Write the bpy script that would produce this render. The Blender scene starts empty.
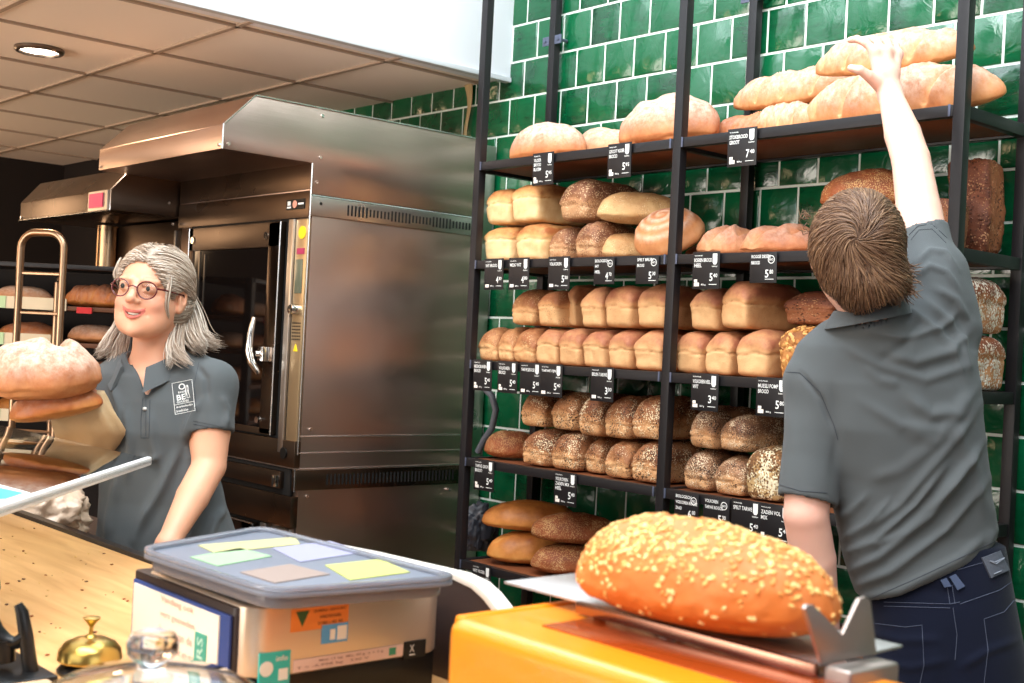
import bpy, bmesh, math, random
import numpy as np
from mathutils import Vector, Matrix, noise
from mathutils.bvhtree import BVHTree

SC = bpy.context.scene
COL = SC.collection
rnd = random.Random(7)

# ------------------------------------------------------------------ camera
FPX = 1241.3; EYE = 1.55
_y, _p, _r = [math.radians(a) for a in (48.285, .3365, 2.875)]
cF = np.array([-math.sin(_y)*math.cos(_p), math.cos(_y)*math.cos(_p), math.sin(_p)])
cR0 = np.cross(cF, [0, 0, 1.]); cR0 /= np.linalg.norm(cR0); cU0 = np.cross(cR0, cF)
cR = cR0*math.cos(_r) + cU0*math.sin(_r)
cU = cU0*math.cos(_r) - cR0*math.sin(_r)
cO = np.array([0, 0, EYE])
cam_d = bpy.data.cameras.new('camera'); cam = bpy.data.objects.new('camera', cam_d); COL.objects.link(cam)
cam_d.sensor_width = 36; cam_d.lens = FPX*36/1024; cam_d.clip_start = .05
cam.matrix_world = Matrix(((cR[0], cU[0], -cF[0], 0), (cR[1], cU[1], -cF[1], 0), (cR[2], cU[2], -cF[2], EYE), (0, 0, 0, 1)))
cam_d.dof.use_dof = True; cam_d.dof.focus_distance = 3.2; cam_d.dof.aperture_fstop = 9
SC.camera = cam

# ------------------------------------------------------------------ world, lights, exposure
W = bpy.data.worlds.new('world'); SC.world = W; W.use_nodes = True
bg = W.node_tree.nodes['Background']; bg.inputs[0].default_value = (.80, .88, 1, 1); bg.inputs[1].default_value = .07
def area(name, loc, target, sx, sy, power, col, spread=180):
    d = bpy.data.lights.new(name, 'AREA'); d.shape = 'RECTANGLE'; d.size = sx; d.size_y = sy; d.energy = power; d.color = col
    d.spread = math.radians(spread)
    o = bpy.data.objects.new(name, d); COL.objects.link(o); o.location = loc
    o.rotation_euler = (Vector(target)-Vector(loc)).to_track_quat('-Z', 'Y').to_euler()
    return o
# tall shop-front windows behind the camera and a skylight over the open part of the shop, plus one added fill
area('window_light', (-1.2, -3.9, 3.5), (-2.0, 2.6, 1.9), 5.4, 2.2, 75, (.90, .95, 1))
area('side_window_light', (3.7, .4, 3.0), (-2.6, 1.6, 1.6), 3.2, 1.8, 42, (.93, .97, 1))
area('roof_light', (-1.0, .15, 4.6), (-2.3, 2.7, 1.5), 3.4, 1.8, 190, (.93, .97, 1))
area('skylight', (-2.0, 1.85, 3.75), (-2.1, 2.4, 1.5), 3.2, 1.3, 62, (.82, .94, 1))
area('shop_lamp', (-.9, -.6, 2.9), (-2.2, 2.7, 1.1), 1.2, .5, 22, (1, .84, .64))
area('ceiling_fill_light', (-4.2, -3.7, 1.3), (-5.2, 2.2, 2.6), 4.4, 1.6, 90, (1, .90, .80), 120)  # added warm fill, no window here: brightens the lowered ceiling and counter fronts
SC.view_settings.view_transform = 'Standard'; SC.view_settings.look = 'None'
SC.view_settings.exposure = 0.30; SC.view_settings.gamma = 1; SC.view_settings.use_curve_mapping = False
SC.cycles.max_bounces = 8; SC.cycles.use_denoising = True
try: SC.cycles.denoiser = 'OPENIMAGEDENOISE'
except Exception: pass

# ------------------------------------------------------------------ picture to place (true depths, real sizes)
def ray(x, y): return cF + cR*(x-512)/FPX - cU*(y-341.5)/FPX
def atY(x, y, Y): d = ray(x, y); return cO + d*Y/d[1]
def atX(x, y, X): d = ray(x, y); return cO + d*X/d[0]
def atZ(x, y, Z): d = ray(x, y); return cO + d*(Z-EYE)/d[2]
def atD(x, y, D): return cO + ray(x, y)*D
def proj(P):
    Q = np.asarray(P, float)-cO; d = Q@cF
    return 512+FPX*(Q@cR)/d, 341.5-FPX*(Q@cU)/d, d

# ------------------------------------------------------------------ object helpers
def tag(o, label=None, cat=None, group=None, kind=None):
    if label: o['label'] = label
    if cat: o['category'] = cat
    if group: o['group'] = group
    if kind: o['kind'] = kind
    return o
def empty(name, loc, label, cat, group=None, rot=(0, 0, 0)):
    o = bpy.data.objects.new(name, None); COL.objects.link(o); o.location = loc; o.rotation_euler = rot
    o.empty_display_size = .05
    return tag(o, label, cat, group)
def link(name, me, mats, parent=None, loc=None, rot=None):
    for m in (mats if isinstance(mats, (list, tuple)) else [mats]): me.materials.append(m)
    o = bpy.data.objects.new(name, me); COL.objects.link(o)
    if parent is not None: o.parent = parent
    if loc is not None: o.location = loc
    if rot is not None: o.rotation_euler = rot
    return o
def copy_tree(o, parent=None):
    c = o.copy(); COL.objects.link(c); c.parent = parent
    for ch in list(o.children): copy_tree(ch, c)
    return c
def world_of(o):
    m = Matrix.LocRotScale(o.location, o.rotation_euler, o.scale)
    return world_of(o.parent) @ m if o.parent else m
def relocal(me, parent):
    """mesh made in world space -> local space of its parent"""
    me.transform(world_of(parent).inverted())

class MB:
    def __init__(s): s.v = []; s.f = []; s.m = []; s.mi = 0; s.T = None; s.cut = []
    def mat(s, i): s.mi = i; return s
    def add(s, vs, fs):
        b = len(s.v); s.cut.append((b, len(s.f)))
        s.v += [tuple(s.T @ Vector(v)) if s.T is not None else tuple(v) for v in vs]
        s.f += [tuple(b+i for i in f) for f in fs]; s.m += [s.mi]*len(fs); return s
    def box(s, a, b):
        x0, y0, z0 = a; x1, y1, z1 = b
        if x0 > x1: x0, x1 = x1, x0
        if y0 > y1: y0, y1 = y1, y0
        if z0 > z1: z0, z1 = z1, z0
        vs = [(x0,y0,z0),(x1,y0,z0),(x1,y1,z0),(x0,y1,z0),(x0,y0,z1),(x1,y0,z1),(x1,y1,z1),(x0,y1,z1)]
        return s.add(vs, [(0,3,2,1),(4,5,6,7),(0,1,5,4),(1,2,6,5),(2,3,7,6),(3,0,4,7)])
    def cbox(s, c, d): return s.box([c[i]-d[i]/2 for i in range(3)], [c[i]+d[i]/2 for i in range(3)])
    def prism(s, poly, axis, a, b):
        """poly = 2D points in the two other axes (cyclic order), extruded along axis from a to b"""
        n = len(poly)
        def P(p, t):
            if axis == 0: return (t, p[0], p[1])
            if axis == 1: return (p[0], t, p[1])
            return (p[0], p[1], t)
        vs = [P(p, a) for p in poly]+[P(p, b) for p in poly]
        fs = [tuple(range(n))[::-1], tuple(range(n, 2*n))]+[(i, (i+1) % n, n+(i+1) % n, n+i) for i in range(n)]
        return s.add(vs, fs)
    def tube(s, path, r, n=10, cap=True):
        path = [Vector(p) for p in path]; rr = r if isinstance(r, (list, tuple)) else [r]*len(path)
        vs = []; fs = []; prev = None
        for i, p in enumerate(path):
            t = (path[min(i+1, len(path)-1)]-path[max(i-1, 0)]).normalized()
            if prev is None: u = t.orthogonal().normalized()
            else: u = (prev-t*prev.dot(t)).normalized()
            prev = u; w = t.cross(u)
            vs += [tuple(p+(u*math.cos(2*math.pi*k/n)+w*math.sin(2*math.pi*k/n))*rr[i]) for k in range(n)]
        for i in range(len(path)-1):
            for k in range(n): fs.append((i*n+k, i*n+(k+1) % n, (i+1)*n+(k+1) % n, (i+1)*n+k))
        if cap: fs += [tuple(range(n))[::-1], tuple(range((len(path)-1)*n, len(path)*n))]
        return s.add(vs, fs)
    def lathe(s, prof, c=(0, 0, 0), n=32, closed=False):
        vs = []; fs = []
        for r, z in prof: vs += [(c[0]+r*math.cos(2*math.pi*k/n), c[1]+r*math.sin(2*math.pi*k/n), c[2]+z) for k in range(n)]
        L = len(prof)
        for i in range(L if closed else L-1):
            j = (i+1) % L
            for k in range(n): fs.append((i*n+k, i*n+(k+1) % n, j*n+(k+1) % n, j*n+k))
        if not closed: fs += [tuple(range(n))[::-1], tuple(range((L-1)*n, L*n))]
        return s.add(vs, fs)
    def ball(s, c, r, n=10, sc=(1, 1, 1)):
        vs = []; fs = []
        for i in range(n+1):
            a = math.pi*i/n
            vs += [(c[0]+r*sc[0]*math.sin(a)*math.cos(2*math.pi*k/(2*n)), c[1]+r*sc[1]*math.sin(a)*math.sin(2*math.pi*k/(2*n)), c[2]-r*sc[2]*math.cos(a)) for k in range(2*n)]
        for i in range(n):
            for k in range(2*n): fs.append((i*2*n+k, i*2*n+(k+1) % (2*n), (i+1)*2*n+(k+1) % (2*n), (i+1)*2*n+k))
        return s.add(vs, fs)
    def mesh(s, name, bevel=0, seg=2, smooth=35, weld=True):
        me = bpy.data.meshes.new(name); bm = bmesh.new()
        vs = [bm.verts.new(v) for v in s.v]
        for f, m in zip(s.f, s.m):
            try: q = bm.faces.new([vs[i] for i in f]); q.material_index = m
            except ValueError: pass
        if weld: bmesh.ops.remove_doubles(bm, verts=bm.verts, dist=1e-6)
        bmesh.ops.dissolve_degenerate(bm, edges=bm.edges, dist=1e-7)
        bmesh.ops.recalc_face_normals(bm, faces=bm.faces)
        if bevel:
            es = [e for e in bm.edges if len(e.link_faces) == 2 and e.calc_face_angle(0) > .5]
            bmesh.ops.bevel(bm, geom=es, offset=bevel, segments=seg, affect='EDGES', clamp_overlap=True, profile=.6)
        if smooth:
            for f in bm.faces: f.smooth = True
        bm.to_mesh(me); bm.free()
        if smooth: me.set_sharp_from_angle(angle=math.radians(smooth))
        return me
    def each(s, name, mats, parent=None, n=1, **kw):
        """every n primitives become an object of their own"""
        cuts = s.cut[::n]+[(len(s.v), len(s.f))]; out = []
        for (v0, f0), (v1, f1) in zip(cuts, cuts[1:]):
            q = MB(); q.v = s.v[v0:v1]; q.f = [tuple(i-v0 for i in f) for f in s.f[f0:f1]]; q.m = s.m[f0:f1]
            out.append(q.build(name, mats, parent, **kw))
        return out
    def build(s, name, mats, parent=None, bevel=0, seg=2, smooth=35, loc=None, rot=None, local=False):
        me = s.mesh(name, bevel, seg, smooth)
        if local: relocal(me, parent)
        return link(name, me, mats, parent, loc, rot)

# ------------------------------------------------------------------ materials
def newmat(name):
    m = bpy.data.materials.new(name); m.use_nodes = True
    return m, m.node_tree.nodes, m.node_tree.links, m.node_tree.nodes['Principled BSDF']
def lin(c):
    """sRGB 0-255 -> linear"""
    return tuple((v/255/12.92 if v/255 <= .04045 else ((v/255+.055)/1.055)**2.4) for v in c)+(1,)
def simple(name, rgb, rough=.5, metal=0, bump=0, bscale=60, var=0, spec=None, stretch=None, coat=0, trans=0, ior=1.45, alpha=1, sheen=0):
    m, N, L, P = newmat(name)
    P.inputs['Base Color'].default_value = lin(rgb); P.inputs['Roughness'].default_value = rough; P.inputs['Metallic'].default_value = metal
    if spec is not None: P.inputs['Specular IOR Level'].default_value = spec
    P.inputs['Coat Weight'].default_value = coat; P.inputs['Transmission Weight'].default_value = trans; P.inputs['IOR'].default_value = ior
    P.inputs['Alpha'].default_value = alpha
    if sheen: P.inputs['Sheen Weight'].default_value = sheen; P.inputs['Sheen Roughness'].default_value = .4
    if bump or var:
        tc = N.new('ShaderNodeTexCoord'); mp = N.new('ShaderNodeMapping'); nz = N.new('ShaderNodeTexNoise')
        L.new(tc.outputs['Object'], mp.inputs[0]); L.new(mp.outputs[0], nz.inputs['Vector'])
        nz.inputs['Scale'].default_value = bscale; nz.inputs['Detail'].default_value = 5
        if stretch: mp.inputs['Scale'].default_value = stretch
        if bump:
            b = N.new('ShaderNodeBump'); b.inputs['Strength'].default_value = bump; b.inputs['Distance'].default_value = .004
            L.new(nz.outputs[0], b.inputs['Height']); L.new(b.outputs[0], P.inputs['Normal'])
        if var:
            r = N.new('ShaderNodeMapRange'); r.inputs['To Min'].default_value = 1-var; r.inputs['To Max'].default_value = 1+var
            L.new(nz.outputs[0], r.inputs[0]); h = N.new('ShaderNodeHueSaturation'); h.inputs['Color'].default_value = lin(rgb)
            L.new(r.outputs[0], h.inputs['Value']); L.new(h.outputs[0], P.inputs['Base Color'])
    return m
def steel(name, rgb=(196, 190, 184), rough=.3, st=(2, 2, 140), amt=.10, smear=0):
    m, N, L, P = newmat(name)
    P.inputs['Base Color'].default_value = lin(rgb); P.inputs['Metallic'].default_value = 1; P.inputs['Roughness'].default_value = rough
    P.inputs['Anisotropic'].default_value = smear or .4
    if smear:
        tg = N.new('ShaderNodeCombineXYZ'); tg.inputs[0].default_value = .25; tg.inputs[1].default_value = 1; L.new(tg.outputs[0], P.inputs['Tangent'])
    tc = N.new('ShaderNodeTexCoord'); mp = N.new('ShaderNodeMapping'); nz = N.new('ShaderNodeTexNoise')
    L.new(tc.outputs['Object'], mp.inputs[0]); mp.inputs['Scale'].default_value = st; L.new(mp.outputs[0], nz.inputs['Vector'])
    nz.inputs['Scale'].default_value = 3; nz.inputs['Detail'].default_value = 6
    b = N.new('ShaderNodeBump'); b.inputs['Strength'].default_value = amt; b.inputs['Distance'].default_value = .002
    L.new(nz.outputs[0], b.inputs['Height']); L.new(b.outputs[0], P.inputs['Normal'])
    n2 = N.new('ShaderNodeTexNoise'); n2.inputs['Scale'].default_value = 4; L.new(tc.outputs['Object'], n2.inputs['Vector'])
    r = N.new('ShaderNodeMapRange'); r.inputs['To Min'].default_value = rough*.75; r.inputs['To Max'].default_value = rough*1.3
    L.new(n2.outputs[0], r.inputs[0]); L.new(r.outputs[0], P.inputs['Roughness'])
    return m

M = {}
M['steel'] = steel('brushed steel')
M['steel_v'] = steel('brushed steel vertical grain', rgb=(196, 172, 160), rough=.31, st=(1, 1, 90), amt=.10, smear=.75)
M['steel_dark'] = steel('smoked steel', rgb=(100, 84, 72), rough=.28)
M['chrome'] = simple('chrome', (225, 222, 218), .12, 1)
M['seam'] = simple('bright folded edge', (235, 235, 235), .25, 1)
M['black'] = simple('black plastic', (14, 14, 15), .35)
M['frame'] = simple('dark painted metal', (27, 25, 27), .42, 0, bump=.05, bscale=200, spec=.4)
M['shelf_wood'] = simple('shelf board wood', (120, 66, 36), .6, bump=.1, bscale=20, var=.3, stretch=(1, 8, 8))
M['slot'] = simple('vent slot black', (8, 7, 7), .8)
M['white_paint'] = simple('white painted plaster', (238, 240, 246), .7, bump=.04, bscale=30)
M['dark_wall'] = simple('dark brown wall', (24, 16, 13), .8, bump=.05, bscale=12, var=.2)
M['ink_white'] = simple('white print', (235, 235, 232), .6)
M['ink_grey'] = simple('grey print', (140, 140, 140), .6)
M['tag_black'] = simple('black card', (20, 19, 22), .45)
M['paper'] = simple('white paper', (238, 228, 218), .7)
M['yellow'] = simple('yellow sticker', (235, 205, 30), .5)
M['red'] = simple('red sticker', (190, 20, 25), .5)
M['pink_display'] = simple('magenta label', (165, 40, 85), .4)
M['glass_dark'] = simple('dark oven glass', (14, 10, 9), .06, 0, spec=.8)
M['teal'] = simple('teal print', (50, 185, 180), .5)
# ================================================================== THE ROOM
WALL_Y = 3.07; BULK_X = -3.523; CEIL_Z = 2.563
def structure(name, o): o.name = name; o['kind'] = 'structure'; return o

def tile_material():
    m, N, L, P = newmat('glazed green tile')
    geo = N.new('ShaderNodeNewGeometry'); tc = N.new('ShaderNodeTexCoord')
    n1 = N.new('ShaderNodeTexNoise'); n1.inputs['Scale'].default_value = 9; n1.inputs['Detail'].default_value = 4; L.new(tc.outputs['Object'], n1.inputs['Vector'])
    mp = N.new('ShaderNodeMapping'); mp.inputs['Scale'].default_value = (1, 1, 5); L.new(tc.outputs['Object'], mp.inputs[0])
    n3 = N.new('ShaderNodeTexNoise'); n3.inputs['Scale'].default_value = 16; n3.inputs['Detail'].default_value = 3; L.new(mp.outputs[0], n3.inputs['Vector'])
    a = N.new('ShaderNodeMath'); a.operation = 'MULTIPLY_ADD'; a.inputs[1].default_value = .45; L.new(geo.outputs['Random Per Island'], a.inputs[0]); L.new(n1.outputs[0], a.inputs[2])
    a2 = N.new('ShaderNodeMath'); a2.operation = 'MULTIPLY_ADD'; a2.inputs[1].default_value = .5; L.new(n3.outputs[0], a2.inputs[0]); L.new(a.outputs[0], a2.inputs[2])
    cr = N.new('ShaderNodeValToRGB'); L.new(a2.outputs[0], cr.inputs[0])
    cr.color_ramp.elements[0].position = .45; cr.color_ramp.elements[0].color = lin((0, 36, 18))
    cr.color_ramp.elements[1].position = 1.25 if False else 1; cr.color_ramp.elements[1].color = lin((8, 88, 52))
    L.new(cr.outputs[0], P.inputs['Base Color']); P.inputs['Roughness'].default_value = .17; P.inputs['Specular IOR Level'].default_value = .7
    n2 = N.new('ShaderNodeTexNoise'); n2.inputs['Scale'].default_value = 14; n2.inputs['Detail'].default_value = 3; n2.inputs['Distortion'].default_value = 1.2
    L.new(tc.outputs['Object'], n2.inputs['Vector'])
    b = N.new('ShaderNodeBump'); b.inputs['Strength'].default_value = .55; b.inputs['Distance'].default_value = .006
    L.new(n2.outputs[0], b.inputs['Height']); L.new(b.outputs[0], P.inputs['Normal'])
    return m
M['tile'] = tile_material()
M['grout'] = simple('pale grout', (222, 230, 222), .9)

def tile_wall():
    b = MB(); px = .1385; pz = .1372; g = .0040; r = random.Random(3)
    b.mat(1); b.box((-6.2, WALL_Y-.001, 0), (.9, WALL_Y+.12, 3.9))
    b.mat(0)
    zt = 2.7625+pz*8
    for row in range(28):
        z1 = zt-row*pz; z0 = z1-pz
        if z0 < .05: break
        off = (-3.03 if row % 2 == 1 else -2.9645)+r.uniform(-.004, .004)
        k0 = int((-6.1-off)/px)
        for k in range(k0, k0+50):
            x0 = off+k*px+g; x1 = off+(k+1)*px-g
            if x1 > .85: break
            a0, a1 = z0+g, z1-g
            tx = r.uniform(-.0014, .0014); tz = r.uniform(-.0016, .0016); e = .004
            yb = WALL_Y; yf = WALL_Y-.0048
            q = [(x0, a0), (x1, a0), (x1, a1), (x0, a1)]
            cx, cz = (x0+x1)/2, (a0+a1)/2
            vs = [(x, yb+.001, z) for x, z in q]
            vs += [(x, yf+.0022, z) for x, z in q]
            for x, z in q:
                sx = 1 if x > cx else -1; sz = 1 if z > cz else -1
                vs.append((x-sx*e, yf+tx*sx+tz*sz, z-sz*e))
            fs = [(8, 9, 10, 11)]
            for i in range(4):
                j = (i+1) % 4; fs += [(i, j, 4+j, 4+i), (4+i, 4+j, 8+j, 8+i)]
            b.add(vs, fs)
    me = b.mesh('wall_back', smooth=50, weld=False)
    return structure('wall_back', link('wall_back', me, [M['tile'], M['grout']]))
tile_wall()

# floor
M['floor'] = simple('warm brown floor', (176, 140, 112), .35, bump=.08, bscale=5, var=.15)
structure('floor', MB().box((-8.2, -4.2, -.05), (4.2, 3.2, 0)).build('floor', M['floor']))
# white upper wall above the lowered ceiling
structure('wall_upper', MB().box((BULK_X-.12, -2.5, CEIL_Z+.004), (BULK_X, WALL_Y, 4.4)).build('wall_upper', M['white_paint'], bevel=.003))
structure('trim_1', MB().box((BULK_X-.02, -2.5, CEIL_Z-.014), (BULK_X+.012, WALL_Y-.008, CEIL_Z+.004)).build('trim_1', simple('pale ceiling edge', (205, 208, 212), .6), bevel=.003))
structure('wall_left', MB().box((-7.95, -3, 0), (-7.8, 3.2, 2.7)).build('wall_left', M['dark_wall']))
structure('wall_far', MB().box((-7.8, 3.08, 0), (-6.2, 3.2, 2.7)).build('wall_far', M['dark_wall']))
# shop front behind the camera: solid wall under the windows, posts between
M['cream'] = simple('cream wall', (214, 200, 180), .8)
structure('wall_front', MB().box((-7.8, -4.15, 0), (4.2, -4.05, 1.9)).build('wall_front', M['cream']))

# lowered ceiling with recessed grid
def ceiling():
    m, N, L, P = newmat('ceiling board'); P.inputs['Base Color'].default_value = lin((240, 226, 210)); P.inputs['Roughness'].default_value = .85
    tc = N.new('ShaderNodeTexCoord'); nz = N.new('ShaderNodeTexNoise'); nz.inputs['Scale'].default_value = 160; L.new(tc.outputs['Object'], nz.inputs['Vector'])
    b = N.new('ShaderNodeBump'); b.inputs['Strength'].default_value = .1; b.inputs['Distance'].default_value = .002; L.new(nz.outputs[0], b.inputs['Height']); L.new(b.outputs[0], P.inputs['Normal'])
    grid = simple('ceiling grid', (170, 150, 132), .6)
    b = MB(); b.box((-7.8, -2.5, CEIL_Z+.006), (BULK_X-.03, WALL_Y, CEIL_Z+.05)); b.mat(1)
    xs = [-3.68-.6*i for i in range(7)]; ys = [2.6-.6*i for i in range(9)]
    for x in xs: b.box((x-.009, -2.5, CEIL_Z-.002), (x+.009, WALL_Y, CEIL_Z+.01))
    for y in ys: b.box((-7.8, y-.009, CEIL_Z-.002), (BULK_X-.02, y+.009, CEIL_Z+.01))
    b.mat(0)
    structure('ceiling', b.build('ceiling', [m, grid]))
ceiling()
structure('ceiling_high', MB().box((BULK_X, .9, 5.0), (4.2, 3.2, 5.1)).build('ceiling_high', M['white_paint']))

# recessed round downlight in the lowered ceiling
def downlight(x, y, label, on=True):
    e = empty('ceiling_light', (x, y, CEIL_Z), label, 'lamp')
    MB().lathe([(.088, .004), (.088, -.006), (.082, -.012), (.070, -.012), (.066, 0.0), (.066, .004)], n=40, closed=True).build('trim_ring', simple('lamp ring', (120, 108, 98), .3, .9), e)
    m, N, L, P = newmat('lit lamp'); P.inputs['Emission Color'].default_value = (1, .88, .72, 1); P.inputs['Emission Strength'].default_value = 14
    MB().lathe([(.0, -.004), (.066, -.004), (.066, .002), (.0, .002)], n=40).build('lens', m, e)
    d = bpy.data.lights.new('downlight_glow', 'SPOT'); d.energy = 34; d.color = (1, .72, .45); d.spot_size = 2.7; d.spot_blend = .6; d.shadow_soft_size = .06
    o = bpy.data.objects.new('downlight_glow', d); COL.objects.link(o); o.parent = e; o.location = (0, 0, -.03)
downlight(-4.60, 1.70, 'round lit downlight recessed in the lowered ceiling tiles')
for x, y in ((-5.1, .3), (-6.9, 1.2)):
    d = bpy.data.lights.new('bakery_lamp', 'POINT'); d.energy = 19; d.color = (1, .66, .38); d.shadow_soft_size = .3
    o = bpy.data.objects.new('bakery_lamp', d); COL.objects.link(o); o.location = (x, y, 2.1)

# ================================================================== OVENS
def screw(b, x, y, z, ax, r=.006):
    v = Vector((x, y, z)); a = Vector([0, 0, 0]); a[abs(ax)-1] = 1 if ax > 0 else -1
    b.tube([v-a*.002, v+a*.003], r, 8)
OX = -3.56; OY = 2.24
def oven_big():
    e = empty('deck_oven', (-4.03, 2.6, 0), 'large stainless steel baking oven with sloping hood against the green tiled wall', 'oven')
    L_ = OX-.94
    body = MB().box((L_, OY+.012, .12), (OX-.003, 2.95, 2.03)); body.build('body', M['steel_v'], e, bevel=.003, local=True)
    MB().box((L_, 2.955, .12), (OX-.02, 3.045, 2.29)).build('rear_duct', simple('blue grey duct', (60, 66, 80), .4, .7), e, bevel=.004, local=True)
    b = MB().box((OX-.02, 2.975, .12), (OX-.006, 3.05, 2.31)); b.build('rear_flange', M['steel'], e, local=True)
    hood = MB().prism([(1.905, 2.137), (1.905, 2.215), (2.015, 2.325), (2.95, 2.325), (2.95, 2.034), (OY, 2.034), (OY, 2.137)], 0, L_, OX)
    h = hood.build('hood', M['steel_v'], e, bevel=.003, local=True)
    s = MB()
    s.tube([(OX+.002, 1.905, 2.137), (OX+.002, 1.905, 2.215), (OX+.002, 2.015, 2.325), (OX+.002, 2.95, 2.325)], .0032, 6)
    s.tube([(OX+.002, OY, 2.03), (OX+.002, 2.95, 2.03)], .0028, 6)
    s.tube([(OX+.002, OY, 2.137), (OX+.002, OY, 1.16)], .0028, 6)
    s.tube([(OX+.003, OY, 1.222), (OX+.003, 2.95, 1.222)], .0025, 6)
    s.tube([(OX+.003, OY, 1.166), (OX+.003, 2.95, 1.166)], .002, 6)
    s.tube([(OX+.006, OY-.01, 1.112), (OX+.006, 2.95, 1.112)], .0025, 6)
    s.tube([(OX+.006, OY-.01, 1.112), (OX+.006, OY-.01, 1.036)], .0025, 6)
    s.each('edge_seam', M['seam'], e, local=True)
    sc = MB()
    for y, z in ((2.27, 2.30), (2.27, 2.16), (2.28, 2.005), (2.285, 1.245), (2.285, 1.02), (2.9, 1.02), (1.925, 2.155), (2.26, 2.075)): screw(sc, OX+.001, y, z, 1)
    for x in (L_+.02, OX-.02): screw(sc, x, 1.904, 2.15, -2)
    sc.each('screw', M['seam'], e, local=True)
    # louvred strips on the side
    for z0, z1, nm in ((1.963, 2.026, 'upper'), (1.04, 1.108, 'lower')):
        v = MB().box((OX-.01, OY-(.012 if nm == 'lower' else 0), z0), (OX+.004, 2.95, z1)); p = v.build('vent_strip', M['steel'] if nm == 'upper' else M['steel_dark'], e, bevel=.002, local=True)
        w = MB(); n = 36; y0, y1 = (2.39, 2.93) if nm == 'upper' else (2.36, 2.91)
        for i in range(n):
            y = y0+(y1-y0)*i/(n-1); hh = .018 if (i//6) % 2 == 0 or nm == 'lower' else .013
            w.box((OX+.003, y-.0035, (z0+z1)/2-hh), (OX+.0048, y+.0035, (z0+z1)/2+hh))
        w.build('louvre_slots', M['slot'], p, local=True)
    # front panels
    F = OY
    f = MB().box((L_, F-.004, 1.955), (OX-.002, F+.012, 2.045)).box((L_, F-.002, 2.05), (OX-.002, F+.012, 2.14))
    f.each('header_panel', M['steel_dark'], e, bevel=.002, local=True)
    pl = MB().box((-3.70, F-.007, 1.985), (-3.585, F-.003, 2.02)).build('badge', M['black'], e, local=True)
    q = MB(); q.tube([(-3.643, F-.008, 2.0025), (-3.643, F-.0095, 2.0025)], .013, 20); q.build('badge_disc', simple('badge disc', (215, 150, 130), .4), pl, local=True)
    q = MB().box((-3.693, F-.0085, 1.99), (-3.668, F-.0065, 1.996)).box((-3.69, F-.0085, 2.0), (-3.672, F-.0065, 2.014)).box((-3.622, F-.0085, 2.0), (-3.59, F-.0065, 2.006)); q.build('badge_print', M['ink_white'], pl, local=True)
    # upper door
    x0, x1, z0, z1 = -4.365, -3.705, 1.215, 1.945
    gap = MB().box((x0-.03, F+.001, z0-.012), (x1+.03, F+.0125, z1+.012)).build('door_recess', M['slot'], e, local=True)
    d = MB()
    fw, fy = .085, F-.022
    d.box((x0, fy, z0), (x0+.03, F, z1)).box((x1-.075, fy, z0), (x1, F, z1)).box((x0, fy, z1-.085), (x1, F, z1)).box((x0, fy, z0), (x1, F, z0+.02))
    door = d.build('oven_door', M['steel_dark'], e, bevel=.002, local=True)
    MB().box((x0+.03, fy+.006, z0+.02), (x1-.075, F-.004, z1-.085)).build('door_glass', M['glass_dark'], door, local=True)
    MB().box((x0+.075, fy+.003, z0+.02), (x0+.085, fy+.006, z1-.085)).box((x0+.12, fy+.003, z0+.02), (x0+.125, fy+.006, z1-.1)).each('glass_edge', simple('glass edge trim', (120, 112, 104), .3, .8), door, local=True)
    s2 = MB().tube([(x1+.001, fy, z0), (x1+.001, fy, z1)], .003, 6).tube([(x0-.001, fy, z0), (x0-.001, fy, z1)], .003, 6).each('door_edge', M['seam'], door, local=True)
    c = MB()
    for x in (x0+.03, x1-.09): c.tube([(x, fy-.004, z1-.045), (x, fy, z1-.045)], .013, 14)
    c.tube([(x1-.09, fy-.004, z0+.045), (x1-.09, fy, z0+.045)], .012, 14)
    c.each('door_stud', M['chrome'], door, local=True)
    hx = x1-.055
    hd = MB()
    hd.tube([(hx-.012, fy-.045, 1.615), (hx-.02, fy-.052, 1.56), (hx-.02, fy-.055, 1.50), (hx-.012, fy-.048, 1.46), (hx+.002, fy-.035, 1.435), (hx+.008, fy-.03, 1.42)], [.008, .012, .014, .014, .012, .008], 12)
    hd.box((hx-.005, fy-.03, 1.465), (hx+.04, fy, 1.515)); hd.tube([(hx, fy-.04, 1.49), (hx+.015, fy, 1.49)], .012, 12)
    hd.build('door_handle', M['chrome'], door, bevel=.002, local=True)
    # control column
    cx0, cx1 = -3.668, OX-.004
    MB().box((cx0, F-.014, 1.16), (cx0+.032, F+.01, 1.952)).build('column_rib', M['steel'], e, bevel=.004, local=True)
    cp = MB().box((cx0+.038, F-.006, 1.185), (cx1, F+.01, 1.95)).build('control_panel', simple('warm steel panel', (200, 176, 140), .32, .85), e, bevel=.002, local=True)
    xm = (cx0+.038+cx1)/2
    MB().tube([(xm+.008, F-.006, 1.905), (xm+.008, F-.0085, 1.905)], .022, 24).build('yellow_label', M['yellow'], cp, local=True)
    MB().box((xm-.018, F-.009, 1.832), (xm+.026, F-.006, 1.852)).build('display', M['pink_display'], cp, local=True)
    MB().box((xm-.022, F-.009, 1.70), (xm+.02, F-.006, 1.815)).build('screen', simple('grey green screen', (96, 100, 84), .2), cp, bevel=.002, local=True)
    MB().tube([(xm, F-.006, 1.645), (xm, F-.035, 1.645)], [.020, .017], 20).build('knob', M['chrome'], cp, bevel=.001, local=True)
    k = MB()
    for i in range(6):
        for j in range(5): k.cbox((xm-.022+j*.011, F-.0065, 1.60-i*.011), (.005, .002, .005))
    k.build('speaker_holes', M['slot'], cp, local=True)
    MB().prism([(xm-.012, 1.505), (xm+.014, 1.505), (xm+.001, 1.53)], 1, F-.008, F-.006).build('warning_label', M['yellow'], cp, local=True)
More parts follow.
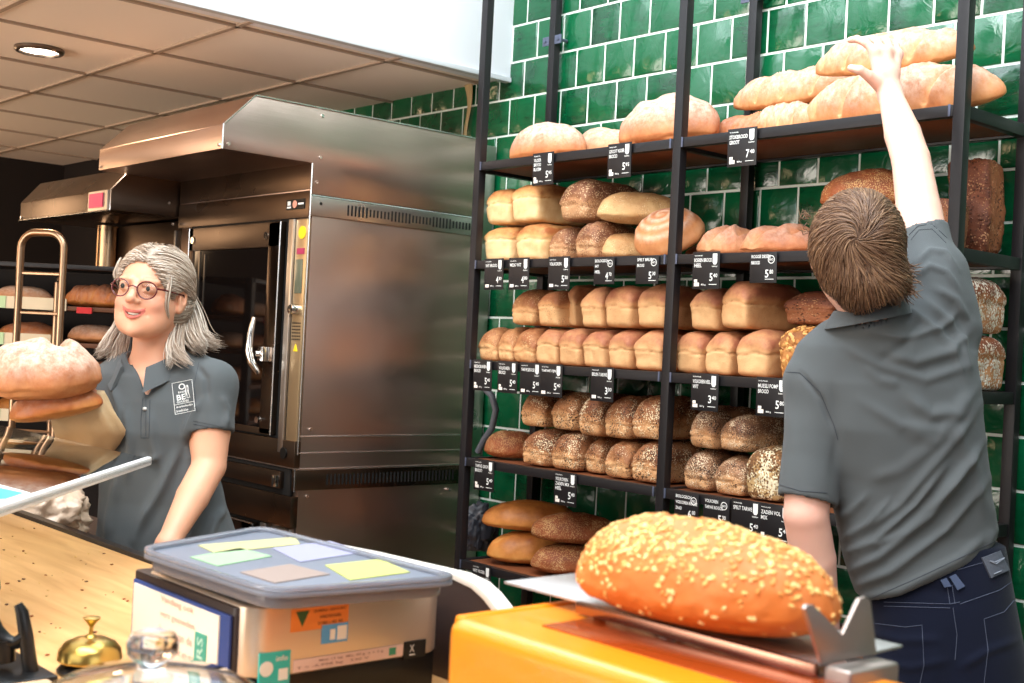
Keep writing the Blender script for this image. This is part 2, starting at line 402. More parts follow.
    # steps, drawer and lower oven door
    st = MB().box((L_, F-.012, 1.115), (OX, F+.012, 1.205)); st.build('step_panel', M['steel_dark'], e, bevel=.003, local=True)
    MB().tube([(-3.625, F-.013, 1.16), (-3.625, F-.017, 1.16)], .02, 20).build('round_button', M['black'], e, local=True)
    MB().box((L_+.02, F-.004, 1.02), (OX-.03, F+.004, 1.108)).build('drawer_recess', M['slot'], e, local=True)
    dr = MB().box((L_+.04, F-.02, 1.04), (OX-.07, F, 1.098)).build('drawer', M['steel_dark'], e, bevel=.003, local=True)
    MB().box((-3.66, F-.034, 1.045), (-3.635, F-.018, 1.085)).box((-4.02, F-.026, 1.05), (-4.0, F-.018, 1.09)).each('drawer_latch', M['chrome'], dr, bevel=.002, local=True)
    MB().box((L_, F-.016, .915), (OX, F+.012, 1.02)).build('lower_rail', M['steel_dark'], e, bevel=.003, local=True)
    x0, x1, z0, z1 = -4.365, -3.79, .35, .90
    MB().box((x0-.03, F+.001, z0-.03), (x1+.03, F+.0125, z1+.02)).build('lower_door_recess', M['slot'], e, local=True)
    d = MB().box((x0, fy, z0), (x0+.04, F, z1)).box((x1-.08, fy, z0), (x1, F, z1)).box((x0, fy, z1-.07), (x1, F, z1)).box((x0, fy, z0), (x1, F, z0+.06))
    ld = d.build('lower_oven_door', M['steel_dark'], e, bevel=.002, local=True)
    MB().box((x0+.04, fy+.006, z0+.06), (x1-.08, F-.004, z1-.07)).build('door_glass', M['glass_dark'], ld, local=True)
    MB().tube([(x1+.001, fy, z0), (x1+.001, fy, z1)], .003, 6).tube([(x0, fy, z1), (x1, fy, z1)], .0025, 6).each('door_edge', M['seam'], ld, local=True)
    hx = x1-.06
    MB().tube([(hx, fy-.04, .865), (hx-.012, fy-.05, .80), (hx-.016, fy-.052, .74), (hx-.008, fy-.04, .70), (hx+.01, fy-.03, .68)], [.008, .012, .014, .013, .009], 12).box((hx, fy-.03, .70), (hx+.055, fy, .75)).build('door_handle', M['chrome'], ld, bevel=.002, local=True)
    MB().box((-3.755, F-.014, .2), (-3.72, F+.01, .91)).box((-3.665, F-.01, .2), (-3.57, F+.01, .91)).each('lower_column', M['steel'], e, bevel=.003, local=True)
    MB().box((-3.65, F-.012, .80), (-3.60, F-.0095, .86)).build('lower_label', M['red'], e, local=True)
    MB().box((L_, F-.01, .12), (OX, F+.01, .2)).build('kick_panel', M['steel_dark'], e, local=True)
    for x in (L_+.08, OX-.08):
        for y in (OY+.1, 2.85): MB().tube([(x, y, 0), (x, y, .13)], .025, 12).build('foot', M['black'], e, local=True)
oven_big()

def oven_second():
    a, z = -5.44, -4.515
    e = empty('deck_oven', (-4.98, 2.6, 0), 'smaller dark steel oven with low hood and magenta label, left of the large oven', 'oven')
    MB().box((-5.2, OY+.03, .1), (z, 2.95, 1.99)).build('body', M['steel_dark'], e, bevel=.004, local=True)
    h = MB().prism([(1.965, 1.998), (1.965, 2.074), (2.045, 2.168), (2.95, 2.168), (2.95, 1.998)], 0, a, z).build('hood', M['steel_dark'], e, bevel=.003, local=True)
    MB().tube([(z+.002, 1.963, 1.998), (z+.002, 1.963, 2.074), (z+.002, 2.045, 2.168)], .003, 6).tube([(a, 1.963, 1.998), (z, 1.963, 1.998)], .0025, 6).each('edge_seam', M['seam'], h, local=True)
    q = MB().box((-4.70, 1.955, 1.999), (-4.525, 1.965, 2.073)).build('label_frame', M['steel'], h, local=True)
    MB().box((-4.685, 1.951, 2.01), (-4.56, 1.956, 2.064)).build('label_plate', M['pink_display'], q, local=True)
    sc = MB()
    for x, y, zz, ax in ((a+.02, 1.963, 2.01, -2), (-5.33, 2.03, 2.13, -2), (-4.54, 1.963, 2.015, -2), (z, 2.20, 2.05, 1), (z, 2.22, 1.97, 1)): screw(sc, x, y, zz, ax)
    sc.each('screw', M['seam'], e, local=True)
    F = OY+.03
    MB().tube([(-5.16, F-.03, .2), (-5.16, F-.03, 1.99)], .045, 20).build('exhaust_pipe', simple('tarnished steel pipe', (170, 140, 110), .25, 1), e, local=True)
    b = MB()
    b.box((-5.05, F-.02, .3), (-5.03, F, 1.66)).box((-4.99, F-.014, .3), (-4.98, F, 1.66)).box((-4.56, F-.02, .3), (-4.545, F, 1.95)).box((-5.1, F-.02, 1.62), (-5.06, F, 1.66))
    b.each('door_edge', M['steel'], e, bevel=.002, local=True)
    MB().box((-4.95, F-.012, .5), (-4.62, F-.001, 1.6)).build('door_glass', M['glass_dark'], e, local=True)
    k = MB().box((-4.80, F-.01, 1.84), (-4.64, F, 1.90)).tube([(-4.70, F-.01, 1.87), (-4.70, F-.03, 1.87)], .018, 16); k.build('control_knob', M['black'], e, bevel=.002, local=True)
oven_second()

# ================================================================== SHELF RACK
SX = [-3.254, -2.362, -1.495]     # post centres
SZ = [2.178, 1.843, 1.505, 1.174, .827]
FY0, FY1 = 2.70, 2.73; RY0, RY1 = 3.018, 3.048
M['bracket'] = simple('grey bracket', (92, 98, 118), .4, .5)
def rack():
    e = empty('bread_rack', (-2.36, 2.87, 0), 'tall dark metal shelving rack with wooden boards in front of the green tiles', 'shelf')
    for i, x in enumerate(SX):
        MB().box((x-.015, FY0, 0), (x+.015, FY1, 3.5)).build('post', M['frame'], e, bevel=.0025, local=True)
        p = MB().box((x-.015, RY0, 0), (x+.015, RY1, 3.5)).build('rear_post', M['frame'], e, bevel=.0025, local=True)
        k = MB()
        for z in (2.66,):
            for sx in (-1, 1):
                k.box((x+sx*.015, RY0-.0, z-.016), (x+sx*.048, RY0+.005, z+.016)); k.tube([(x+sx*.034, RY0-.004, z), (x+sx*.034, RY1+.014, z)], .006, 8)
        k.each('wall_bracket', M['bracket'], p, n=2, bevel=.001, local=True)
    for z in SZ:
        for i in (0, 1):
            x0, x1 = SX[i]+.015, SX[i+1]-.015
            s = MB().box((x0, FY0, z-.028), (x1, FY0+.025, z)).build('shelf_rail', M['frame'], e, bevel=.002, local=True)
            MB().box((x0, RY1-.025, z-.028), (x1, RY1, z)).build('rear_rail', M['frame'], e, bevel=.002, local=True)
            MB().box((x0+.004, FY0+.026, z-.022), (x1-.004, RY1-.026, z-.004)).build('shelf_board', M['shelf_wood'], s, bevel=.002, local=True)
            b = MB()
            for x in (x0+.001, x1-.013): b.box((x+.002, FY0-.003, z-.028), (x+.008, FY0, z+.001))
            b.each('clip', M['bracket'], s, bevel=.001, local=True)
        b = MB()
        for x in SX: b.box((x-.012, FY1, z-.032), (x+.012, RY0, z-.001))
        b.each('side_rail', M['frame'], e, bevel=.002, local=True)
rack()

# ------------------------------------------------------------------ lettering
_txt = {}
def text_geo(s):
    if s in _txt: return _txt[s]
    c = bpy.data.curves.new('t', 'FONT'); c.body = s; c.size = 1; c.align_x = 'LEFT'; c.offset = .012; c.resolution_u = 2
    o = bpy.data.objects.new('t', c); COL.objects.link(o)
    dg = bpy.context.evaluated_depsgraph_get(); me = bpy.data.meshes.new_from_object(o.evaluated_get(dg))
    v = [tuple(p.co) for p in me.vertices]; f = [tuple(p.vertices) for p in me.polygons]
    bpy.data.objects.remove(o); bpy.data.curves.remove(c); bpy.data.meshes.remove(me)
    xs = [p[0] for p in v]; ys = [p[1] for p in v]
    _txt[s] = (v, f, min(xs), max(xs), min(ys), max(ys)); return _txt[s]
def put_text(b, s, x, y, w, h, fn):
    """fit string s in the w x h rectangle whose lower left is x, y; fn maps (u, v) -> 3D"""
    v, f, x0, x1, y0, y1 = text_geo(s)
    b.add([fn(x+(p[0]-x0)/(x1-x0)*w, y+(p[1]-y0)/(y1-y0)*h) for p in v], f)
    return b

# ------------------------------------------------------------------ price cards hanging on the rails
def card(px, row, bio, name, price, label, w=.098, h=.104, dx=0, drop=None):
    z = SZ[row]; x = atY(px, 0, 0) if False else None
    X = atY(px, {0: 160, 1: 262, 2: 375, 3: 485, 4: 575}[row], FY0)[0]
    if bio: w, h = .088, .082
    z1 = z+.004 if not bio else z-.002
    e = empty('price_card', (X, FY0-.006, z1-h), label, 'price tag', GROUPS[row])
    tilt = .05
    e.rotation_euler = (tilt*.6, 0, rnd.uniform(-.03, .03))
    MB().box((-w/2, 0, 0), (w/2, .0025, h)).build('card', M['tag_black'], e, bevel=.0006)
    MB().box((-w/2+.01, .0026, h-.03), (-w/2+.03, .0046, h-.002)).box((w/2-.03, .0026, h-.03), (w/2-.01, .0046, h-.002)).each('clip', M['frame'], e)
    fn = lambda u, v: (u-w/2, -.0012, v)
    t = MB()
    if bio:
        lines, n2 = name, None
        yy = h-.016
        for i, s in enumerate(name):
            put_text(t, s, .006, yy-i*.0165, .0056*len(s), .009, fn)
        put_text(t, price[0], .052, .014, .011, .021, fn); put_text(t, price[1], .066, .024, .012, .011, fn)
        t.box((.052-w/2, -.0012, .009), (.08-w/2, -.0006, .0105))
        # round mark
        c0, r0 = (w-.017, h-.02), .011
        for k in range(24):
            a, b2 = 2*math.pi*k/24, 2*math.pi*(k+1)/24
            vs = [fn(c0[0]+rr*math.cos(q), c0[1]+rr*math.sin(q)) for rr, q in ((r0, a), (r0, b2), (r0-.002, b2), (r0-.002, a))]
            t.add(vs, [(0, 1, 2, 3)])
        put_text(t, 'BIO', c0[0]-.0065, c0[1]-.003, .013, .006, fn)
    else:
        put_text(t, 'Ambachtelijk', .007, h-.013, .03, .0045, fn)
        for i, s in enumerate(name):
            put_text(t, s, .007, h-.0285-i*.0145, min(.0068*len(s), .064), .0105, fn)
        put_text(t, price[0], w-.034, .022, .011, .022, fn); put_text(t, price[1], w-.021, .032, .015, .011, fn)
        t.box((w-.036-w/2, -.0012, .012), (w-.008-w/2, -.0006, .0135))
        put_text(t, '800 g', .034, .009, .016, .006, fn)
        sh = [(w-.024, h-.006), (w-.008, h-.006), (w-.008, h-.03), (w-.012, h-.036), (w-.020, h-.036), (w-.024, h-.03)]
        t.add([fn(*p) for p in sh], [tuple(range(6))])
        put_text(t, 'bakker', w-.026, h-.043, .02, .004, fn)
        em = MB(); em.box((.008-w/2, -.0012, .008), (.026-w/2, -.0008, .018))
        if len(name) > 1: em.box((.008-w/2, -.0012, .019), (.019-w/2, -.0008, .027))
        em.build('cream_label', M['paper'], e)
    t.build('lettering', M['ink_white'], e)
    return e
GROUPS = ['price cards on the top shelf', 'price cards on the second shelf', 'price cards on the third shelf', 'price cards on the fourth shelf', 'price cards on the lowest shelf']
CARDS = [
 (545, 0, 0, ['VLOER', 'BROOD', 'BLOEM'], ('5', '95'), 'black price card under the leftmost floury loaf of the top shelf'),
 (621, 0, 0, ['GROOT VLOER', 'BROOD'], ('5', '95'), 'black price card under the biggest floury round loaf of the top shelf'),
 (743, 0, 0, ['STOKBROOD', 'GROOT'], ('7', '40'), 'black price card priced 7 below the long pale sticks on the top shelf'),
 (496, 1, 0, ['WIT BROOD'], ('4', '30'), 'black price card at the far left end of the second shelf, by the left post'),
 (521, 1, 0, ['MELK WIT'], ('4', '80'), 'second card from the left post on the second shelf'),
 (561, 1, 0, ['VOLKOREN'], ('5', '30'), 'black price card below the brown grain tin loaves of the second shelf'),
 (606, 1, 1, ['BIOLOGISCH', 'WIT', 'HEEL'], ('4', '70'), 'small card with round mark below the pale speckled oval loaves'),
 (649, 1, 1, ['SPELT BRUIN', 'BROOD'], ('5', '30'), 'small card with round mark below the loaf with spiral flour rings'),
 (708, 1, 0, ['BOEREN BROOD', 'HEEL'], ('5', '40'), 'large price card right of the middle post on the second shelf'),
 (765, 1, 1, ['ROGGE DESEM', 'BROOD'], ('5', '80'), 'small card with round mark nearest the man on the second shelf'),
 (484, 2, 0, ['MEERGRANEN', 'BROOD'], ('5', '40'), 'paler price card overlapping the left post on the third shelf'),
 (509, 2, 0, ['VOLKOREN', 'BROOD'], ('5', '40'), 'second of the four touching cards on the third shelf, by the left post'),
 (532, 2, 0, ['TARWE BROOD'], ('5', '40'), 'third of the four touching cards on the third shelf from the left post'),
 (553, 2, 0, ['TARWE FIJN'], ('5', '40'), 'rightmost of the four touching cards on the third shelf'),
 (604, 2, 0, ['BRUIN TARWE'], ('3', '30'), 'single price card priced 3 left of the middle post on the third shelf'),
 (707, 2, 0, ['VOLKOREN HEEL', 'WIT'], ('3', '40'), 'price card right of the middle post on the third shelf'),
 (774, 2, 0, ['MUESLI POMP', 'BROOD'], ('5', '80'), 'price card below the scaly seed loaf, half hidden by the man'),
 (485, 3, 0, ['TARWE GROF', 'BROOD'], ('5', '40'), 'price card at the left post on the fourth shelf'),
 (567, 3, 0, ['VOLKOREN', 'ZADEN MIX', 'HEEL'], ('5', '40'), 'price card halfway the left bay of the fourth shelf'),
 (689, 3, 1, ['BIOLOGISCH', 'VOLKOREN ROGGE', 'ZAAD'], ('6', '00'), 'card priced 6 beside the middle post on the fourth shelf'),
 (719, 3, 1, ['VOLKOREN', 'TARWE ROGGE'], ('5', '30'), 'second card right of the middle post on the fourth shelf'),
 (749, 3, 0, ['SPELT TARWE'], ('5', '40'), 'card below the oat covered loaf on the fourth shelf'),
 (778, 3, 0, ['ZADEN VOL', 'MIX'], ('5', '40'), 'card next to the man’s bare forearm on the fourth shelf'),
 (483, 4, 0, ['WIT VLOER'], ('5', '40'), 'only visible price card on the lowest shelf, at the left post'),
]
for c in CARDS: card(*c)
# ================================================================== BREAD
def vnoise(pts, scale, seed=0, octv=3):
    out = np.empty(len(pts))
    for i, p in enumerate(pts): out[i] = noise.fractal(Vector((p[0]*scale+seed*7.3, p[1]*scale+seed*3.1, p[2]*scale-seed*5.7)), .7, 2.0, octv)
    return out
def cube_grid(n=(14, 22, 14)):
    """points on the [-1,1] cube surface with quads, no duplicates"""
    vs = {}; fs = []
    def V(i, j, k):
        key = (i, j, k)
        if key not in vs: vs[key] = len(vs)
        return vs[key]
    a, b, c = n
    for i in range(a):
        for j in range(b):
            fs.append((V(i, j, 0), V(i, j+1, 0), V(i+1, j+1, 0), V(i+1, j, 0))); fs.append((V(i, j, c), V(i+1, j, c), V(i+1, j+1, c), V(i, j+1, c)))
    for i in range(a):
        for k in range(c):
            fs.append((V(i, 0, k), V(i+1, 0, k), V(i+1, 0, k+1), V(i, 0, k+1))); fs.append((V(i, b, k), V(i, b, k+1), V(i+1, b, k+1), V(i+1, b, k)))
    for j in range(b):
        for k in range(c):
            fs.append((V(0, j, k), V(0, j, k+1), V(0, j+1, k+1), V(0, j+1, k))); fs.append((V(a, j, k), V(a, j+1, k), V(a, j+1, k+1), V(a, j, k+1)))
    P = np.array([(2*i/a-1, 2*j/b-1, 2*k/c-1) for i, j, k in vs])
    return P, fs
def raw_mesh(name, P, fs, attrs=None, smooth=True, mats=None):
    me = bpy.data.meshes.new(name); me.from_pydata([tuple(map(float, p)) for p in P], [], [tuple(f) for f in fs]); me.update()
    if smooth: me.polygons.foreach_set('use_smooth', [True]*len(me.polygons))
    for k, v in (attrs or {}).items():
        a = me.attributes.new(k, 'FLOAT', 'POINT'); a.data.foreach_set('value', np.asarray(v, np.float32))
    if mats is not None: me.polygons.foreach_set('material_index', mats)
    return me
def sstep(a, b, x): t = np.clip((x-a)/(b-a), 0, 1); return t*t*(3-2*t)

def tin_mesh(w=.108, L=.25, h=.122, seed=0, dome=.34, crease=.55, rough=1.0, res=(16, 26, 16)):
    """tin loaf: straight flared sides, torn crease, domed crust; long axis Y, front face at y=0, base z=0"""
    P, fs = cube_grid(res); r = random.Random(seed)
    # soften the cube
    s = P.copy(); ex = 11.0
    nrm = (np.abs(P)**ex).sum(1)**(1/ex); s = P/nrm[:, None]
    x, y, z = s[:, 0], s[:, 1], s[:, 2]
    t = (z+1)/2
    zc = crease+.05*r.uniform(-1, 1)
    flare = .90+.10*np.clip(t/zc, 0, 1)
    domew = np.where(t > zc, 1.0+.035*np.sin(np.clip((t-zc)/(1-zc), 0, 1)*math.pi), 1)
    X = x*w/2*flare*domew
    Y = y*L/2*(.95+.05*np.clip(t/zc, 0, 1))
    Z = t*h
    up = sstep(zc*.6, 1, t)
    Z -= up*h*dome*(.55*np.abs(x)**2.6+.55*np.abs(y)**5)
    # torn crease running round the loaf
    ang = np.arctan2(y, x)
    zz = zc+.035*np.sin(ang*2+r.uniform(0, 6))+.02*np.sin(ang*5+r.uniform(0, 6))
    g = np.exp(-((t-zz)/.035)**2)*(np.maximum(np.abs(x), np.abs(y)) > .8)
    X *= 1-.05*g; Y *= 1-.030*g
    Q = np.stack([X, Y, Z], 1)
    n1 = vnoise(Q, 16, seed, 2); n2 = vnoise(Q, 75, seed+3, 2)
    d = Q-np.array([0, 0, h*.45]); dn = d/np.linalg.norm(d, axis=1)[:, None]
    Q += dn*(n1*.0050+n2*.0014*rough)[:, None]*np.where(t > .06, 1, .1)[:, None]
    Q[:, 0] += .004*np.sin(Q[:, 1]*20+seed)
    Q[:, 2] = np.maximum(Q[:, 2], 0); Q[:, 1] += L/2
    tone = sstep(zc-.02, .97, t)*.72+.16*n1+.22*np.clip(1-t*7, 0, 1)+.50*np.exp(-((t-zz)/.018)**2)*(np.maximum(np.abs(x), np.abs(y)) > .8)*(.5+n2)+.12*(np.abs(x) > .93)
    return raw_mesh('tin_loaf', Q, fs, {'tone': tone, 'flour': np.zeros(len(Q))})

def oval_mesh(L=.27, w=.15, h=.10, seed=0, slashes=0, taper=.9, wob=1.0, res=(30, 16, 14), slash_dir=1, flat=.35, kind='', cuts=None, ring=0, fl=1.0):
    """hearth loaf: long axis X, centred, base z=0"""
    P, fs = cube_grid(res); r = random.Random(seed)
    # sphere map
    q = P.copy(); x, y, z = q.T
    S = np.stack([x*np.sqrt(1-y*y/2-z*z/2+y*y*z*z/3), y*np.sqrt(1-z*z/2-x*x/2+z*z*x*x/3), z*np.sqrt(1-x*x/2-y*y/2+x*x*y*y/3)], 1)
    x, y, z = S.T
    xs = np.sign(x)*np.abs(x)**taper
    wid = 1-.10*np.abs(x)**2
    X = xs*L/2; Y = y*w/2*wid
    Z = np.where(z < 0, z*flat, z)*h/(1+flat)+h*flat/(1+flat)
    Q = np.stack([X, Y, Z], 1)
    tone = sstep(-.6, .9, z)*.45+.15
    sl = np.zeros(len(Q)); flour = sstep(-.1, .8, z)*fl
    for k in range(slashes):
        c = (-1+2*(k+.5)/slashes)*.86*L/2
        sl_len = w*.55
        u = (X-c)*math.cos(.5)*1+Y*math.sin(.5)*slash_dir
        v = -(X-c)*math.sin(.5)*slash_dir*0+Y
        dist = np.abs((X-c)-Y*1.3*slash_dir); m = np.exp(-(dist/(.012))**2)*(z > .15)*np.exp(-(Y/(sl_len))**4)
        ear = np.exp(-(((X-c)-Y*1.3*slash_dir-.016)/.009)**2)*(z > .1)*np.exp(-(Y/(sl_len))**4)
        sl = np.maximum(sl, m); Q[:, 2] += ear*.008-m*.015; flour *= 1-.9*m
    for (ax, ay, bx, by, wd, dp) in (cuts or []):
        A = np.array([ax*L/2, ay*w/2]); B = np.array([bx*L/2, by*w/2]); d = B-A
        t = np.clip(((X-A[0])*d[0]+(Y-A[1])*d[1])/(d@d), 0, 1)
        dist = np.hypot(X-A[0]-t*d[0], Y-A[1]-t*d[1]); m = np.exp(-(dist/wd)**2)*(z > -.1)
        Q[:, 2] -= m*dp; Q[:, 2] += np.exp(-((dist-wd*1.5)/(wd*.7))**2)*dp*.45*(z > 0); sl = np.maximum(sl, m); flour *= 1-.8*m
    if ring:
        rad = np.hypot(X/(L/2), Y/(w/2)); g = .5+.5*np.cos(rad*ring*2*math.pi+np.arctan2(Y, X))
        Q += (S*(g*.0022)[:, None])*(z > 0)[:, None]; flour = flour*g*.7; tone -= .06*g
    n1 = vnoise(Q, 9, seed, 2); n2 = vnoise(Q, 42, seed+5, 3)
    Q += S*(n1*.010*wob+n2*.0022)[:, None]*np.where(z > -.5, 1, .2)[:, None]
    Q[:, 2] = np.maximum(Q[:, 2], 0)
    tone = tone+.18*n1-.35*sl+.05*n2
    return raw_mesh('hearth_loaf', Q, fs, {'tone': tone, 'flour': np.clip(flour, 0, 1)})

def bread_mat(name, base, crust, dark, speck=None, sp_scale=260, sp_size=.32, speck2=None, flour=0, bump=.35, rough=.62, fine=.10, nscale=30):
    m, N, L, P = newmat(name)
    tc = N.new('ShaderNodeTexCoord'); at = N.new('ShaderNodeAttribute'); at.attribute_name = 'tone'
    nz = N.new('ShaderNodeTexNoise'); nz.inputs['Scale'].default_value = nscale; nz.inputs['Detail'].default_value = 6; nz.inputs['Roughness'].default_value = .7
    oi = N.new('ShaderNodeObjectInfo'); ad = N.new('ShaderNodeVectorMath'); ad.operation = 'ADD'
    L.new(tc.outputs['Object'], ad.inputs[0]); L.new(oi.outputs['Random'], ad.inputs[1]); L.new(ad.outputs[0], nz.inputs['Vector'])
    a = N.new('ShaderNodeMath'); a.operation = 'MULTIPLY_ADD'; a.inputs[1].default_value = .9; a.inputs[2].default_value = -.45; L.new(nz.outputs[0], a.inputs[0])
    s = N.new('ShaderNodeMath'); s.operation = 'ADD'; L.new(a.outputs[0], s.inputs[0]); L.new(at.outputs['Fac'], s.inputs[1])
    o2 = N.new('ShaderNodeMath'); o2.operation = 'MULTIPLY_ADD'; o2.inputs[1].default_value = .16; L.new(oi.outputs['Random'], o2.inputs[0]); L.new(s.outputs[0], o2.inputs[2])
    cr = N.new('ShaderNodeValToRGB'); L.new(o2.outputs[0], cr.inputs[0])
    e = cr.color_ramp.elements; e[0].position = .02; e[0].color = lin(base); e[1].position = .95; e[1].color = lin(dark)
    k = e.new(.5); k.color = lin(crust)
    col = cr.outputs[0]
    heights = [nz.outputs[0]]
    def mixc(fac, c1, rgb):
        mx = N.new('ShaderNodeMix'); mx.data_type = 'RGBA'; L.new(fac, mx.inputs[0]); L.new(c1, mx.inputs[6])
        mx.inputs[7].default_value = lin(rgb); return mx.outputs[2]
    for sp, off, sc in ((speck, 0, sp_scale), (speck2, 5.3, sp_scale*.8)):
        if not sp: continue
        of = N.new('ShaderNodeVectorMath'); of.operation = 'ADD'; L.new(ad.outputs[0], of.inputs[0]); of.inputs[1].default_value = (off, off, off)
        vo = N.new('ShaderNodeTexVoronoi'); vo.inputs['Scale'].default_value = sc; L.new(of.outputs[0], vo.inputs['Vector'])
        n2 = N.new('ShaderNodeTexNoise'); n2.inputs['Scale'].default_value = 22; L.new(of.outputs[0], n2.inputs['Vector'])
        th = N.new('ShaderNodeMapRange'); th.inputs['From Min'].default_value = .38; th.inputs['From Max'].default_value = .62; th.inputs['To Min'].default_value = sp_size*.45; th.inputs['To Max'].default_value = sp_size*1.25
        L.new(n2.outputs[0], th.inputs[0])
        lt = N.new('ShaderNodeMath'); lt.operation = 'SUBTRACT'; L.new(th.outputs[0], lt.inputs[0]); L.new(vo.outputs['Distance'], lt.inputs[1])
        cl = N.new('ShaderNodeMapRange'); cl.inputs['From Min'].default_value = 0; cl.inputs['From Max'].default_value = .12; L.new(lt.outputs[0], cl.inputs[0])
        col = mixc(cl.outputs[0], col, sp); heights.append(cl.outputs[0])
    if flour:
        fa = N.new('ShaderNodeAttribute'); fa.attribute_name = 'flour'
        n3 = N.new('ShaderNodeTexNoise'); n3.inputs['Scale'].default_value = 55; n3.inputs['Detail'].default_value = 7; n3.inputs['Roughness'].default_value = .75; L.new(ad.outputs[0], n3.inputs['Vector'])
        f1 = N.new('ShaderNodeMapRange'); f1.inputs['From Min'].default_value = .38; f1.inputs['From Max'].default_value = .68; f1.inputs['To Min'].default_value = .25; L.new(n3.outputs[0], f1.inputs[0])
        f2 = N.new('ShaderNodeMath'); f2.operation = 'MULTIPLY'; L.new(f1.outputs[0], f2.inputs[0]); L.new(fa.outputs['Fac'], f2.inputs[1])
        f3 = N.new('ShaderNodeMath'); f3.operation = 'MULTIPLY'; f3.use_clamp = True; L.new(f2.outputs[0], f3.inputs[0]); f3.inputs[1].default_value = flour
        col = mixc(f3.outputs[0], col, (232, 212, 194))
    L.new(col, P.inputs['Base Color']); P.inputs['Roughness'].default_value = rough; P.inputs['Specular IOR Level'].default_value = .35
    h = heights[0]
    for g in heights[1:]:
        q = N.new('ShaderNodeMath'); q.operation = 'MULTIPLY_ADD'; q.inputs[1].default_value = .5; L.new(g, q.inputs[0]); L.new(h, q.inputs[2]); h = q.outputs[0]
    b = N.new('ShaderNodeBump'); b.inputs['Strength'].default_value = bump; b.inputs['Distance'].default_value = .004
    L.new(h, b.inputs['Height']); L.new(b.outputs[0], P.inputs['Normal'])
    return m
B = {}
B['white'] = bread_mat('pale white tin crust', (232, 198, 146), (214, 160, 98), (158, 88, 44), bump=.35)
B['wheat'] = bread_mat('wheat tin crust', (224, 176, 124), (202, 146, 98), (160, 96, 68), speck=(140, 88, 52), sp_scale=200, sp_size=.18, bump=.5)
B['wheat_speck'] = bread_mat('wheat tin crust with bran', (222, 174, 122), (200, 144, 94), (152, 92, 56), speck=(110, 62, 34), speck2=(226, 190, 140), sp_scale=230, sp_size=.25)
B['brown_grain'] = bread_mat('brown grain crust', (194, 148, 106), (162, 112, 76), (112, 68, 46), speck=(84, 46, 30), speck2=(214, 180, 140), sp_scale=240, sp_size=.33)
B['seeded'] = bread_mat('seeded tin crust', (214, 162, 112), (182, 124, 80), (120, 70, 42), speck=(244, 224, 184), speck2=(72, 42, 26), sp_scale=215, sp_size=.38, bump=.6)
B['seeded_grey'] = bread_mat('crust with pale and dark seed', (212, 160, 112), (170, 124, 88), (112, 74, 52), speck=(232, 206, 172), speck2=(64, 42, 32), sp_scale=240, sp_size=.40, bump=.7)
B['oat'] = bread_mat('oat covered crust', (196, 160, 110), (176, 132, 84), (150, 100, 60), speck=(246, 230, 194), speck2=(120, 82, 50), sp_scale=170, sp_size=.58, bump=1.0)
B['pale_speck'] = bread_mat('pale speckled oval crust', (216, 180, 130), (204, 160, 108), (160, 104, 60), speck=(130, 84, 50), speck2=(240, 222, 184), sp_scale=230, sp_size=.24)
B['flour'] = bread_mat('floury hearth crust', (204, 138, 86), (180, 106, 62), (132, 68, 38), flour=.95, bump=.4)
B['flour_light'] = bread_mat('lightly floured crust', (212, 152, 98), (196, 128, 78), (140, 76, 42), flour=.75, bump=.4)
B['baguette'] = bread_mat('long stick crust', (218, 170, 114), (196, 124, 72), (144, 76, 42), flour=.7, bump=.4, nscale=18)
B['stick_brown'] = bread_mat('shiny brown stick crust', (214, 150, 84), (184, 104, 48), (128, 58, 26), flour=.25, bump=.25, rough=.4, nscale=18)
B['golden'] = bread_mat('golden oval crust', (222, 164, 92), (196, 124, 58), (134, 70, 30), bump=.25, rough=.5, nscale=14)
B['brown_seed_oval'] = bread_mat('brown oval crust with sesame', (170, 96, 50), (142, 74, 38), (92, 44, 24), speck=(220, 180, 124), speck2=(196, 150, 96), sp_scale=300, sp_size=.36, bump=.6)
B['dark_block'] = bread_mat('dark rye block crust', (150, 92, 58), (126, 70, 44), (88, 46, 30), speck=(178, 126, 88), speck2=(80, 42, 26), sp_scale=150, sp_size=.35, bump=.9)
B['rustic'] = bread_mat('rustic split crust', (214, 158, 112), (176, 106, 64), (118, 60, 36), flour=.4, bump=.55)
B['flecked'] = bread_mat('white flecked crust', (206, 150, 104), (170, 108, 68), (120, 64, 38), speck=(236, 226, 212), speck2=(228, 210, 190), sp_scale=150, sp_size=.46, bump=.8)
B['kernel'] = bread_mat('crust between kernels', (190, 128, 70), (164, 104, 54), (120, 70, 36), bump=.6)
B['big'] = bread_mat('orange brown long loaf crust', (216, 118, 40), (212, 122, 58), (206, 134, 84), bump=.3, rough=.55, nscale=16)

